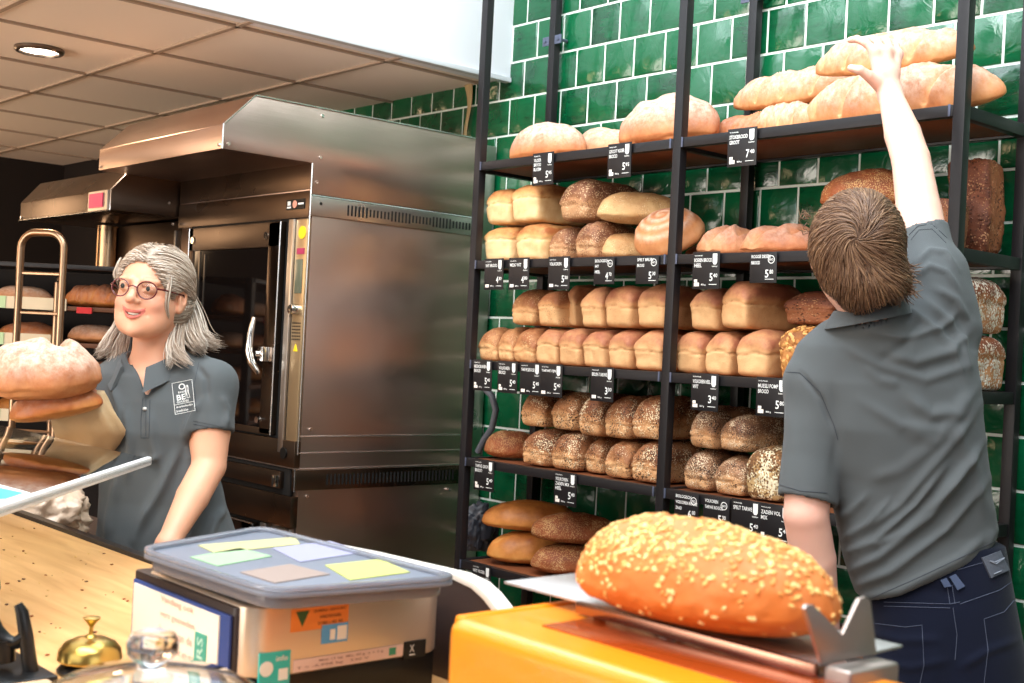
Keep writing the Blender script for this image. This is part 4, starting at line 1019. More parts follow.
def strands(name, paths, r0, mat, parent, n=4):
    """hair: every strand a thin tapering tube, all in one mesh"""
    V = []; F = []; base = 0; rand = []
    for i, p in enumerate(paths):
        p = np.asarray(p, float); k = len(p)
        t = np.gradient(p, axis=0); t /= np.maximum(np.linalg.norm(t, axis=1), 1e-9)[:, None]
        u = np.cross(t, np.array([.31, .52, .79])); u /= np.linalg.norm(u, axis=1)[:, None]; w = np.cross(t, u)
        rr = r0*np.interp(np.linspace(0, 1, k), [0, .15, .7, 1], [.7, 1, .85, .15])
        for a in range(n):
            ang = 2*math.pi*a/n; V.append(p+(u*math.cos(ang)+w*math.sin(ang))*rr[:, None])
        for j in range(k-1):
            for a in range(n):
                b2 = (a+1) % n; F.append((base+a*k+j, base+b2*k+j, base+b2*k+j+1, base+a*k+j+1))
        base += k*n; rand += [((i*2654435761) % 1000)/1000]*(k*n)
    me = raw_mesh(name, np.concatenate(V), F, {'tone': rand})
    relocal(me, parent); return link(name, me, mat, parent)
def hair_mat(name, c0, c1, c2, rough=.45):
    m, N, L, P = newmat(name); at = N.new('ShaderNodeAttribute'); at.attribute_name = 'tone'
    cr = N.new('ShaderNodeValToRGB'); L.new(at.outputs['Fac'], cr.inputs[0]); e = cr.color_ramp.elements
    e[0].color = lin(c0); e[1].color = lin(c2); k = e.new(.5); k.color = lin(c1)
    L.new(cr.outputs[0], P.inputs['Base Color']); P.inputs['Roughness'].default_value = rough; P.inputs['Specular IOR Level'].default_value = .5
    return m
def hand_sdf(P, wrist, fingers, palm, thumb, k=.008):
    """palm = list of (point, r); fingers = list of joint lists; all world points"""
    d = None
    for a, b, ra, rb in palm: c = cap(P, a, b, ra, rb); d = c if d is None else smin(d, c, .012)
    for f, rs in fingers: d = smin(d, chain(P, f, rs, .003), .005)
    d = smin(d, chain(P, thumb[0], thumb[1], .003), .010)
    return d

# ================================================================== MAN REACHING UP
def build_man():
    D0 = 2.55
    e_loc = atD(905, 600, D0); e_loc[2] = 0
    # --- head frame: seen from behind, crown tipped towards the camera
    hc = atD(857, 246, 2.50)
    lat = cR0.copy(); away = np.array([-cR0[1], cR0[0], 0])
    if away@cF < 0: away = -away
    up = np.array([0, 0, 1.])
    sh = atD(930, 285, 2.62); el = atD(911, 160, 2.78); wr = atD(890, 94, 2.93)
    lsh = atD(818, 385, 2.60); lel = atD(806, 515, 2.55); lwr = atD(826, 640, 2.62)
    nk0 = atD(862, 280, 2.52); nk1 = atD(882, 345, 2.58)
    # hand: back of the hand to the camera, palm on the stick, fingers over its top, thumb to the left
    W_ = wr
    def hp(px, py, D): return atD(px, py, D)
    palm = [(W_, hp(887, 74, 2.935), .027, .026), (hp(880, 74, 2.93), hp(875, 52, 2.935), .018, .0135), (hp(892, 74, 2.935), hp(897, 54, 2.955), .018, .013), (hp(886, 76, 2.935), hp(886, 52, 2.935), .020, .015), (hp(875, 52, 2.935), hp(897, 55, 2.955), .0130, .0125)]
    fingers = [
        ([hp(875, 52, 2.93), hp(866, 43, 2.938), hp(857, 39, 2.955), hp(850, 40, 2.975)], [.0110, .0100, .0088, .0074]),
        ([hp(882, 51, 2.935), hp(876, 41, 2.950), hp(872, 39, 2.985), hp(869, 45, 3.02)], [.0112, .0104, .0092, .0080]),
        ([hp(890, 52, 2.945), hp(887, 42, 2.962), hp(885, 41, 3.0), hp(884, 48, 3.03)], [.0110, .0102, .0090, .0078]),
        ([hp(897, 55, 2.955), hp(896, 46, 2.972), hp(896, 46, 3.005), hp(896, 52, 3.03)], [.0100, .0090, .0082, .0070]),
    ]
    thumb = ([hp(879, 84, 2.925), hp(869, 76, 2.91), hp(860, 70, 2.902), hp(851, 68, 2.912)], [.017, .0125, .0105, .0086])
    lhand = lambda P: hand_sdf(P, lwr, [([lwr+np.array([0, 0, -.075])+lat*x+away*.01, lwr+np.array([0, 0, -.105])+lat*x+away*.022, lwr+np.array([0, 0, -.13+abs(x)*.3])+lat*x+away*.045], [.010, .0092, .0078]) for x in (-.026, -.009, .009, .026)],
        [(lwr, lwr+np.array([0, 0, -.07])-lat*.018, .027, .018), (lwr, lwr+np.array([0, 0, -.07])+lat*.018, .027, .018)], ([lwr+np.array([0, 0, -.03])+lat*.02, lwr+np.array([0, 0, -.06])+lat*.045+away*.02, lwr+np.array([0, 0, -.085])+lat*.05+away*.035], [.015, .012, .009]))
    armR = lambda P: chain(P, [sh, sh*.45+el*.55, el, el*.62+wr*.38, wr], [.056, .048, .0415, .0405, .0270], .03)
    armL = lambda P: chain(P, [lsh, lsh*.4+lel*.6, lel, lel*.65+lwr*.35, lwr], [.054, .050, .0455, .0465, .030], .02)
    T = lerp_rows([(812, 962, 330, 2.60, .075), (800, 974, 350, 2.60, .095), (796, 978, 385, 2.60, .112), (806, 982, 430, 2.60, .118), (828, 986, 480, 2.60, .112), (838, 992, 530, 2.60, .105), (848, 1000, 570, 2.60, .112), (862, 1006, 610, 2.60, .120), (862, 1014, 650, 2.60, .128)])
    def body(P):
        d = ell(P, hc, (.078, .078, .098)); d = smin(d, ell(P, hc+away*.03+np.array([0, 0, -.03]), (.07, .075, .095)), .02)
        d = smin(d, ell(P, hc+lat*.078+away*.02+np.array([0, 0, -.025]), (.010, .014, .028)), .004)       # right ear
        d = smin(d, ell(P, hc-lat*.078+away*.02+np.array([0, 0, -.025]), (.010, .014, .028)), .004)
        d = smin(d, cap(P, nk0, nk1, .058, .064), .03)
        d = smin(d, stack(P, T, 2.3, grow_=-.014), .04)
        d = smin(d, armR(P), .03); d = smin(d, armL(P), .02); d = smin(d, lhand(P), .012)
        return smin(d, hand_sdf(P, W_, fingers, palm, thumb), .014)
    # fine mesh for the arm and the hand region needs small cells: whole body at 5 mm, hand merged at 2.6 mm
    def lohi(*pts, m=.09): A = np.array(pts); return A.min(0)-m, A.max(0)+m
    lo, hi = lohi(hc, sh, el, wr, hp(865, 36, 3.03), lsh, lel, lwr, atD(935, 640, 2.6), m=.19)
    V, F = grow(body, lo, hi, .0052)
    # sharpen to the true surface, then refine the hand by projecting
    def grad(fn, V, h=.0008):
        g = np.empty_like(V)
        for i in range(3): q = V.copy(); q[:, i] += h; p = V.copy(); p[:, i] -= h; g[:, i] = (fn(q)-fn(p))/(2*h)
        return g
    # cut away the cells near the hand and put the finely gridded hand in their place: same field, so the seam matches
    Vh, Fh = grow(body, *lohi(hp(852, 64, 2.91), hp(864, 36, 3.04), hp(905, 50, 3.03), hp(892, 99, 2.93), m=.045), .0026)
    hm = wr+(el-wr)*.06; axis = (wr-el)/np.linalg.norm(wr-el)
    keep = ((V[F].mean(1)-hm)@axis) < .002
    keeph = ((Vh[Fh].mean(1)-hm)@axis) > -.001
    F = np.concatenate([F[keep], Fh[keeph]+len(V)]); V = np.concatenate([V, Vh])
    used = np.unique(F); mp = -np.ones(len(V), int); mp[used] = np.arange(len(used)); V = V[used]; F = mp[F]
    col = np.tile(np.array(lin((236, 186, 166))[:3]), (len(V), 1))
    elb = np.exp(-((np.linalg.norm(V-lel, axis=1))/.05)**2); col = col*(1-.35*elb[:, None])+np.array(lin((214, 120, 100))[:3])*.35*elb[:, None]
    for f, rs in fingers+[thumb]:
        for j in (0, 1): q = np.exp(-(np.linalg.norm(V-f[j], axis=1)/.010)**2)*.28; col = col*(1-q[:, None])+np.array(lin((222, 130, 112))[:3])*q[:, None]
    me = body_mesh('person', V, F, col)
    man = link('person', me, skin_material('fair skin', None)); tag(man, 'person in grey polo and dark jeans seen from behind, reaching up to the top shelf', 'person')
    # finger nail on the thumb
    # --- hair
    skull = lambda P: smin(ell(P, hc+np.array([0, 0, .004]), (.0905,.0905,.110)), ell(P, hc+np.array([0, 0, -.045]), (.076, .076, .075)), .03)
    hairline = atD(870, 309, 2.44)
    def hairfn(P):
        d = smin(ell(P, hc+np.array([0, 0, .004]), (.091, .091, .108)), ell(P, atD(870, 285, 2.49), (.076, .076, .062)), .035)
        # cut off the face side and below the hairline
        w = (P-hc)@away; z = P[:, 2]-hc[2]; l = (P-hc)@lat
        cut1 = w-.068-.3*z
        low = -(P-hairline)@(up*.97-away*.25)-.018*np.cos(l*60)
        return smax(smax(d, cut1, .015), low-.004, .010)
    Vq, Fq = grow(hairfn, hc-.17, hc+.17, .004)
    n = normals(Vq, Fq); Vq = Vq-n*.003
    hcap = body_mesh('hair', Vq, Fq); a = hcap.attributes.new('tone', 'FLOAT', 'POINT'); a.data.foreach_set('value', np.full(len(Vq), .25, np.float32))
    H = hair_mat('short brown hair', (84, 58, 42), (112, 82, 60), (146, 114, 86))
    hair = link('hair', hcap, H, man)
    whorl = atD(856, 238, 2.4); wn = whorl-hc; wn /= np.linalg.norm(wn)
    r = random.Random(11); paths = []
    e1 = lat-wn*(lat@wn); e1 /= np.linalg.norm(e1); e2 = np.cross(wn, e1)
    if e2[2] < 0: e2 = -e2
    bv = bvh_of(Vq+n*.003, Fq)
    def onto(p, off):
        h_ = bv.find_nearest(Vector(p)); q = np.array(h_[0]); nn = np.array(h_[1]); 
        if nn@(q-hc) < 0: nn = -nn
        return q+nn*off, nn
    for i in range(3600):
        th = r.uniform(0, 2*math.pi); rad = (r.random()**.6)*1.75
        swirl = .75
        steps = 9; Ls = r.uniform(.040, .072); p = None; path = []
        lift0 = r.uniform(-.001, .0035); bend = r.uniform(-.35, .35)+.25*math.sin(th*3+rad*4)
        ang = rad
        d0 = wn*math.cos(ang)+(e1*math.cos(th)+e2*math.sin(th))*math.sin(ang)
        p = hc+d0*.11; q, nn = onto(p, lift0)
        if bv.find_nearest(Vector(p))[3] > .05: continue
        if (q-hc)@away > .05 or (q-hairline)@up < -.004: continue
        path = [q]
        for s_ in range(steps):
            rv = (q-hc)/np.linalg.norm(q-hc); t_r = rv*(rv@wn)-wn; t_r /= max(np.linalg.norm(t_r), 1e-6)
            t_s = np.cross(rv, t_r); dr = t_r+t_s*(swirl*math.exp(-ang*1.4)+bend*.5)
            # gravity: nape hair hangs down
            dr = dr+np.array([0, 0, -.9])*(0.35+.5*(s_/steps)); dr -= rv*(dr@rv); dr /= np.linalg.norm(dr)
            p = q+dr*(Ls/steps); q, nn = onto(p, lift0+.002*math.sin(s_/steps*math.pi)+(r.uniform(.002, .006) if s_ == steps-1 else 0)); path.append(q)
        paths.append(path)
    for i in range(160):
        a0 = atD(904+r.gauss(0, 4), 272+r.uniform(-10, 22), 2.455+r.uniform(0, .03)); dv = lat*r.uniform(.2, 1)+up*r.uniform(-1.2, .1)-away*.3; L_ = r.uniform(.014, .030); paths.append([a0+dv*L_*t+up*.006*t*t for t in np.linspace(0, 1, 7)])
    # a few wisps standing off at the left of the head
    for i in range(10):
        a0 = atD(807+r.uniform(0, 4), 222+r.uniform(-8, 14), 2.5); paths.append([a0+np.array([0, 0, .0])+(-lat*.022+up*.012*r.uniform(-1, 1.6))*t for t in np.linspace(0, 1, 6)])
    strands('hair_strands', paths, .0013, H, hair)
    # --- polo shirt
    Tp = T
    hemA, hemB = atD(866, 610, 2.5), atD(1001, 548, 2.5)
    hn = np.cross(hemB-hemA, away); hn /= np.linalg.norm(hn)
    if hn[2] > 0: hn = -hn
    slA = lsh*.12+lel*.88; sdL = (lel-lsh)/np.linalg.norm(lel-lsh)
    cutR = atD(928, 226, 2.66); sdR = (el-sh)/np.linalg.norm(el-sh)
    def polo(P):
        d = stack(P, Tp, 2.35, round_=.05)
        # shoulders
        d = smin(d, chain(P, [atD(880, 345, 2.60), atD(850, 352, 2.61), lsh], [.085, .078, .064], .03), .04)
        d = smin(d, chain(P, [atD(900, 338, 2.60), atD(930, 305, 2.62), sh+(el-sh)*.05], [.085, .078, .066], .03), .05)
        d = smin(d, cap(P, atD(955, 330, 2.62), atD(945, 270, 2.64), .05, .042), .04)
        d = smin(d, cap(P, nk1+np.array([0, 0, -.02]), atD(869, 322, 2.555), .078, .068), .03)
        sL = chain(P, [lsh, lsh*.5+lel*.5, lel+(lel-lsh)*.08], [.066, .060, .0605], .03)
        sL = smax(sL, (P-atD(802, 499, 2.55))@(sdL*.98-lat*.1), .004)
        d = smin(d, sL, .018)
        sR = chain(P, [sh, sh*.6+el*.4, sh*.3+el*.7], [.066, .055, .053], .03)
        cn = sdR*.96-lat*.25; cn /= np.linalg.norm(cn)
        sR = smax(sR, (P-cutR)@cn, .004)
        d = smin(d, sR, .02)
        d = smax(d, (P-hemA)@hn, .005)
        core = smin(smin(stack(P, T, 2.3, grow_=-.014), cap(P, nk0*.35+nk1*.65, nk1, .062, .064), .03), np.minimum(armL(P), armR(P)), .03)-.005
        reg = np.maximum((P-atD(802, 490, 2.55))@sdL, (P-hemA)@hn)
        reg = np.maximum(reg, (P-cutR)@sdR+.006)
        d = np.minimum(d, np.maximum(core, reg))
        # openings
        inner = np.minimum(chain(P, [lsh, lel, lwr], [.050, .052, .052], .01), chain(P, [sh, el, wr], [.050, .047, .047], .01))
        d = smax(d, -np.maximum(inner, np.minimum(-(P-atD(802, 488, 2.55))@sdL, -(P-(cutR-sdR*.03))@sdR)), .002)
        d = smax(d, -cap(P, nk0, atD(869, 322, 2.555), .060, .060), .003)
        return d
    lo, hi = lohi(sh, cutR, lsh, lel, hemA, hemB, atD(1000, 600, 2.6), m=.14)
    V, F = grow(polo, lo, hi, .0048); V = relax(V, F, 1, .4); N = normals(V, F)
    folds = [
        ([(900, 305), (925, 320), (950, 345), (966, 385)], 4, .005), ([(870, 332), (905, 338), (940, 328), (958, 310)], 4, .005), ([(846, 348), (880, 366), (925, 380), (970, 365)], 5, .005), ([(860, 400), (900, 425), (940, 430), (982, 400)], 6, .004), ([(850, 540), (900, 505), (950, 445), (980, 405)], 5, .005), ([(848, 560), (905, 530), (955, 480), (985, 440)], 4, .005), ([(990, 500), (994, 530), (985, 550)], 4, .004),
        ([(842, 575), (880, 556), (930, 515), (975, 452)], 5, .008), ([(845, 590), (890, 572), (945, 530), (988, 478)], 5, .007),
        ([(838, 556), (875, 540), (915, 505), (945, 465)], 4, .007), ([(842, 540), (868, 522), (890, 500)], 3.5, .005),
        ([(850, 600), (900, 590), (960, 558), (992, 530)], 5, .005), ([(836, 520), (850, 512), (868, 494)], 4, .004),
        ([(905, 395), (930, 415), (955, 412), (978, 385)], 7, .007), ([(880, 350), (915, 362), (950, 352), (972, 325)], 6, .006),
        ([(862, 365), (880, 380), (900, 384)], 5, .004), ([(925, 300), (945, 318), (962, 345), (970, 380)], 4.5, .006),
        ([(935, 288), (955, 300), (968, 322)], 4, .005), ([(918, 262), (930, 250), (945, 252), (958, 270)], 3, .004), ([(914, 278), (930, 266), (946, 272), (960, 292)], 3, .004),
        ([(955, 430), (975, 470), (985, 520)], 6, .004), ([(832, 385), (838, 430), (832, 480)], 4, -.002), ([(800, 372), (822, 400), (834, 432)], 2.4, -.004),
        ([(905, 430), (935, 440), (968, 425)], 8, .004), ([(870, 480), (900, 470), (940, 440)], 7, .003), ([(922, 318), (905, 345), (880, 360)], 5, -.004)]
    V = V+N*ridge_disp(V, N, folds)[:, None]*1.5
    N = normals(V, F)
    V = V+N*(vnoise(V[::1], 9, 3, 2)*.0022)[:, None]
    pm = body_mesh('polo_shirt', V, F); po = link('polo_shirt', pm, M['polo'], man)
    bv = bvh_of(V, F)
    # seams and hems stitched on the cloth
    b = MB()
    b.T = None
    drape_line(b, bv, [(786, 372), (800, 373), (820, 392), (834, 425), (838, 440)], .0016, .0004)
    drape_line(b, bv, [(777, 484), (800, 491), (827, 493)], .0016, .0003)
    drape_line(b, bv, [(909, 235), (918, 226), (932, 224), (947, 238)], .0016, .0003)
    drape_line(b, bv, [(911, 240), (919, 230), (932, 229), (946, 243)], .0012, .0003)
    drape_line(b, bv, [(872, 598), (920, 577), (998, 540)], .0014, .0003)
    b.each('seam', fabric('dark seam', (52, 56, 64)), po)
    # collar
    c = MB(); ring0 = []; K = 26
    cc = atD(866, 318, 2.555)
    vs = []; rows_ = [(.0665, .030), (.069, .033), (.073, .027), (.087, -.002), (.088, -.005), (.080, -.004), (.068, .012)]
    for k in range(K+1):
        a = -2.5+5.0*k/K      # around the back, open at the front
        dirv = (-away*math.cos(a)+lat*math.sin(a))
        for rr, zz in rows_:
            tilt = .22*(dirv@lat)*.10
            vs.append(tuple(cc+dirv*rr+np.array([0, 0, zz+tilt])+lat*.004))
    m = len(rows_)
    fs = [(k*m+j, (k+1)*m+j, (k+1)*m+(j+1) % m, k*m+(j+1) % m) for k in range(K) for j in range(m)]+[tuple(range(m)), tuple(K*m+j for j in range(m))[::-1]]
    c.add(vs, fs); c.build('collar', M['polo'], po, smooth=60)
    # --- jeans
    J = lerp_rows([(866, 1001, 535, 2.60, .098), (866, 1006, 565, 2.60, .108), (864, 1012, 600, 2.60, .118), (866, 1020, 645, 2.60, .130), (866, 1026, 690, 2.60, .132), (866, 1030, 745, 2.60, .125)])
    zc = J[0][0]
    hipL, hipR = atD(902, 740, 2.60), atD(988, 740, 2.60)
    ft = lambda p, dx: np.array([p[0]+lat[0]*dx, p[1]+lat[1]*dx, .10])
    wn2 = np.cross(hemB-hemA, away); wn2 /= np.linalg.norm(wn2)
    if wn2[2] < 0: wn2 = -wn2
    topc = atD(1003, 546, 2.55)
    def jeans(P):
        d = stack(P, J, 2.3, round_=.01)
        d = smin(d, chain(P, [hipL, ft(hipL, -.02)*.5+hipL*.5+away*.02, ft(hipL, -.03)], [.098, .072, .058], .03), .02)
        d = smin(d, chain(P, [hipR, ft(hipR, .02)*.5+hipR*.5+away*.02, ft(hipR, .03)], [.098, .072, .058], .03), .02)
        d = smax(d, (P-topc)@up-.0, .004)
        # seat crease
        d = smax(d, -cap(P, atD(956, 640, 2.455), atD(950, 720, 2.45), .006, .02), .03)
        return d
    a0, a1 = lohi(hipL, hipR, topc, m=.2); a0[2] = .06
    V, F = grow(jeans, a0, a1, .0058); N = normals(V, F)
    folds = [([(868, 632), (900, 640), (940, 640)], 4, .004), ([(960, 668), (990, 650), (1018, 640)], 4, .005), ([(870, 660), (910, 668), (950, 660)], 4, .004), ([(895, 590), (930, 588), (960, 600)], 6, -.003)]
    V = V+N*ridge_disp(V, N, folds)[:, None]
    jm = body_mesh('jeans', V, F); jo = link('jeans', jm, M['denim'], man); bj = bvh_of(V, F)
    st = MB()
    for ln in ([(884, 602), (950, 604), (960, 602)], [(884, 606), (950, 608)], [(960, 604), (1000, 590), (1014, 580)], [(872, 623), (905, 627), (922, 625), (924, 665), (920, 683)], [(984, 619), (1004, 612), (1016, 598)], [(984, 619), (988, 650), (984, 683)], [(953, 608), (957, 635), (955, 660)], [(957, 570), (985, 562), (1003, 556)], [(952, 585), (955, 604)], [(947, 586), (950, 604)]):
        drape_line(st, bj, ln, .0013, .0004)
    st.each('stitching', M['stitch'], jo)
    def patch(name, quad, mat, th=.003, parent=jo, n=6):
        b = MB(); g = []
        for j in range(n+1):
            for i in range(n+1):
                u, v = i/n, j/n; (x0, y0), (x1, y1), (x2, y2), (x3, y3) = quad
                g.append(((x0*(1-u)+x1*u)*(1-v)+(x3*(1-u)+x2*u)*v, (y0*(1-u)+y1*u)*(1-v)+(y3*(1-u)+y2*u)*v))
        top = [drape(bj, *p, th) for p in g]
        if any(t is None for t in top): return None
        bot = [drape(bj, *p, -.001) for p in g]; m_ = n+1
        vs = [tuple(p) for p in top]+[tuple(p) for p in bot]; O_ = m_*m_
        fs = [(j*m_+i, j*m_+i+1, (j+1)*m_+i+1, (j+1)*m_+i) for j in range(n) for i in range(n)]
        rim = [i for i in range(m_)]+[j*m_+n for j in range(1, m_)]+[n*m_+i for i in range(n-1, -1, -1)]+[j*m_ for j in range(n-1, 0, -1)]
        fs += [(rim[k], rim[(k+1) % len(rim)], O_+rim[(k+1) % len(rim)], O_+rim[k]) for k in range(len(rim))]
        b.add(vs, fs); return b.build(name, mat, parent)
    lp = patch('leather_patch', [(981, 558), (999, 551), (1008, 570), (990, 578)], simple('grey leather patch', (88, 92, 104), .6, bump=.3, bscale=200), .004)
    wing = MB()
    for q in ([(988, 561), (994, 564), (1002, 558)], [(988, 561), (993, 562), (996, 561), (1002, 558)], [(992, 574), (999, 571)]): drape_line(wing, bj, q, .0022, .0055, 2)
    wing.each('patch_print', simple('pale patch print', (150, 156, 170), .6), lp)
    for q in ([(940, 580), (946, 578), (951, 586), (944, 587)], [(949, 577), (955, 574), (964, 586), (957, 590)], [(1000, 549), (1004, 548), (1011, 572), (1007, 574)]): patch('belt_loop', q, simple('denim loop', (70, 82, 110), .8), .005, n=3)
    # shoes
    for p, s_ in ((hipL, -.03), (hipR, .03)):
        q = ft(p, s_); q[2] = .045
        sf = lambda P, q=q: smax(smin(ell(P, q+away*.07, (.052, .052, .048)), cap(P, q+away*(-.02), q+away*.16+np.array([0, 0, -.01]), .048, .038), .03), .004-P[:, 2], .004)
        V, F = grow(sf, q-[.26, .26, .08], q+[.26, .26, .1], .008); link('shoe', body_mesh('shoe', V, F), M['black'], man)
    return man
MAN = build_man()
# ================================================================== WOMAN WITH GLASSES
def build_woman():
    D0 = 2.9; lat = cR0.copy(); away = np.array([-cR0[1], cR0[0], 0]); up = np.array([0, 0, 1.])
    if away@cF < 0: away = -away
    # head frame: X to her left (picture right), Y out of the face, Z up
    hc = atD(151.5, 294, 2.90)
    yaw = math.radians(8.5)
    fy = -away*math.cos(yaw)-lat*math.sin(yaw); fy = fy+up*.03; fy /= np.linalg.norm(fy)
    fx = np.cross(fy, up); fx /= np.linalg.norm(fx); fx = -fx if fx@lat < 0 else fx
    rol = math.radians(-4); fz = np.cross(fx, fy); fz = fz if fz[2] > 0 else -fz
    fx, fz = fx*math.cos(rol)+fz*math.sin(rol), fz*math.cos(rol)-fx*math.sin(rol)
    Rm = np.stack([fx, fy, fz], 1)
    S = .99
    def loc(P): return (P-hc)@Rm/S
    def wor(p): return hc+Rm@(np.array(p, float)*S)
    def face(Q):
        d = ell(Q, (0, -.012, .030), (.074, .092, .080))
        d = smin(d, ell(Q, (0, .018, -.020), (.056, .070, .083)), .025)
        d = smin(d, ell(Q, (0, .042, -.066), (.039, .042, .037)), .02)       # jaw
        d = smin(d, ell(Q, (0, .070, -.090), (.019, .016, .015)), .016)      # chin
        for s in (-1, 1):
            d = smin(d, ell(Q, (s*.035, .060, -.028), (.020, .019, .018)), .014)       # cheek
            d = smin(d, cap(Q, (s*.043, .012, -.054), (s*.031, .046, -.076), .018, .017), .03); d = smin(d, cap(Q, (s*.045, .030, -.030), (s*.037, .040, -.055), .018, .018), .03)
            d = smax(d, -ell(Q, (s*.031, .094, .010), (.0185, .014, .012)), .010)      # eye socket
            d = smin(d, cap(Q, (s*.016, .084, .026), (s*.044, .070, .026), .006, .006), .010)   # brow ridge
            d = smin(d, ell(Q, (s*.031, .0735, .009), (.0145, .0125, .0125)), .003)    # lids
            d = smin(d, cap(Q, (s*.019, .084, .0158), (s*.043, .076, .0148), .0034, .0030), .003); d = smin(d, cap(Q, (s*.020, .083, .0025), (s*.042, .075, .0025), .0030, .0028), .003)
            d = smin(d, ell(Q, (s*.0105, .094, -.024), (.0072, .0085, .0065)), .005)    # nose wings
            d = smax(d, -ell(Q, (s*.0062, .1005, -.0305), (.0030, .0050, .0028)), .002)
            d = smax(d, -chain(Q, [(s*.0165, .098, -.030), (s*.026, .086, -.040), (s*.0325, .077, -.052)], [.0022, .0028, .0020]), .005)
            # ears
            e = ell(Q, (s*.075, -.006, -.004), (.010, .018, .031)); e = smax(e, -ell(Q, (s*.084, .000, .002), (.007, .010, .017)), .004)
            d = smin(d, e, .006); d = smin(d, ell(Q, (s*.074, .002, -.030), (.007, .009, .010)), .006)
        d = smin(d, cap(Q, (0, .082, .018), (0, .104, -.017), .0065, .0098), .008)
        d = smin(d, ell(Q, (0, .105, -.019), (.0095, .0085, .0080)), .006)
        # mouth: smiling, slightly open
        c = lambda x: np.array([x, .087-x*x*9.5, 0])
        up_l = None; lo_l = None
        xs = np.linspace(-.0265, .0265, 7)
        zt = lambda x: -.0475+abs(x)**2*10
        zb = lambda x: -.0615+abs(x)**2*26
        for a, b in zip(xs, xs[1:]):
            pu = cap(Q, (a, .0895-a*a*22, zt(a)), (b, .0895-b*b*22, zt(b)), .0030, .0030); pl = cap(Q, (a, .0880-a*a*22, zb(a)), (b, .0880-b*b*22, zb(b)), .0042-.05*abs(a), .0042-.05*abs(b))
            up_l = pu if up_l is None else np.minimum(up_l, pu); lo_l = pl if lo_l is None else np.minimum(lo_l, pl)
        d = smax(d, -ell(Q, (0, .086, -.0535), (.0235, .012, .0050)), .002)
        d = smin(d, np.minimum(up_l, lo_l), .0035)
        return d
    # body joints
    nk0, nk1 = atD(157, 322, 2.93), atD(155, 385, 2.94)
    shR, elR, wrR = atD(212, 385, 2.89), atD(209, 466, 2.84), atD(167, 545, 2.68)
    shL, elL, wrL = atD(108, 392, 2.93), atD(102, 462, 2.95), atD(84, 444, 2.86)
    T = lerp_rows([(114, 205, 362, 2.93, .055), (104, 217, 376, 2.93, .085), (101, 220, 400, 2.93, .108), (103, 218, 430, 2.93, .122), (104, 215, 460, 2.93, .115), (101, 224, 500, 2.93, .112), (99, 240, 545, 2.93, .122), (96, 250, 590, 2.93, .13), (98, 252, 640, 2.93, .13)])
    R_hand_f = [([wrR+(x*lat)+np.array([0, 0, -.07])-away*.02, wrR+(x*lat)+np.array([0, 0, -.09])-away*.05, wrR+x*lat+np.array([0, 0, -.088])-away*.075], [.0095, .0088, .0075]) for x in (-.024, -.008, .008, .024)]
    R_palm = [(wrR, wrR+np.array([0, 0, -.06])+lat*.018-away*.015, .0225, .017), (wrR, wrR+np.array([0, 0, -.06])-lat*.018-away*.015, .0225, .017)]
    R_th = ([wrR+np.array([0, 0, -.025])+lat*.02, wrR+np.array([0, 0, -.05])+lat*.045-away*.02, wrR+np.array([0, 0, -.07])+lat*.05-away*.045], [.014, .011, .0085])
    # left hand under the loaves, palm up, fingers towards the picture left
    hl = lambda x, y, D: atD(x, y, D)
    L_f = [([hl(66, 412+k*1, 2.84-.022*k), hl(52, 410+k*1, 2.83-.022*k), hl(40, 406+k*1, 2.83-.022*k)], [.0098, .0090, .0076]) for k in range(4)]
    L_palm = [(wrL, hl(70, 415, 2.84), .026, .018), (wrL, hl(72, 419, 2.77), .026, .018)]
    L_th = ([hl(82, 424, 2.76), hl(89, 406, 2.74), hl(93, 391, 2.73)], [.015, .0115, .009])
    def lower(P):
        d = cap(P, nk0, nk1, .052, .058)
        d = smin(d, stack(P, T, 2.2, grow_=-.014), .05)
        d = smin(d, chain(P, [shR, shR*.4+elR*.6, elR, elR*.6+wrR*.4, wrR], [.050, .0455, .0385, .0370, .0235]), .03)
        d = smin(d, chain(P, [shL, elL, wrL], [.048, .038, .026]), .03)
        d = smin(d, hand_sdf(P, wrR, R_hand_f, R_palm, R_th), .012); d = smin(d, hand_sdf(P, wrL, L_f, L_palm, L_th), .012)
        return d
    full = lambda P: smin(lower(P), face(loc(P))*S, .016)
    lo = np.min([wrL, wrR, shR, shL, hl(38, 404, 2.5), atD(98, 640, 2.93), hc], 0)-.16; hi = np.max([wrL, wrR, shR, shL, hc, atD(252, 640, 2.93)], 0)+.17
    V, F = grow(full, lo, hi, .0055)
    Vh, Fh = grow(full, hc-.165, hc+.165, .0021)
    zc = hc[2]-.118
    kb = V[F].mean(1)[:, 2] < zc+.001; kh = Vh[Fh].mean(1)[:, 2] > zc-.001
    F = np.concatenate([F[kb], Fh[kh]+len(V)]); V = np.concatenate([V, Vh])
    used = np.unique(F); mp = -np.ones(len(V), int); mp[used] = np.arange(len(used)); V = V[used]; F = mp[F]
    # skin colours that belong to the face: lips, brows, cheeks, nose tip
    Q = loc(V); col = np.tile(np.array(lin((226, 166, 134))[:3]), (len(V), 1))
    def tint(w, rgb):
        nonlocal col
        col = col*(1-w[:, None])+np.array(lin(rgb)[:3])*w[:, None]
    inface = Q[:, 1] > .04
    for s in (-1, 1):
        tint(.35*np.exp(-(np.linalg.norm(Q-[s*.040, .066, -.030], axis=1)/.022)**2), (222, 120, 104))
        bz = .0285+.006*np.cos((np.abs(Q[:, 0])-.028)*60)
        tint(.45*np.exp(-((Q[:, 2]-bz)/.0035)**2)*(np.abs(Q[:, 0]-s*.031) < .017)*inface, (150, 118, 96))
        tint(.55*np.exp(-(np.linalg.norm((Q-[s*.031, .085, .0165])*[.25, 1, 1], axis=1)/.0045)**2), (120, 80, 66))
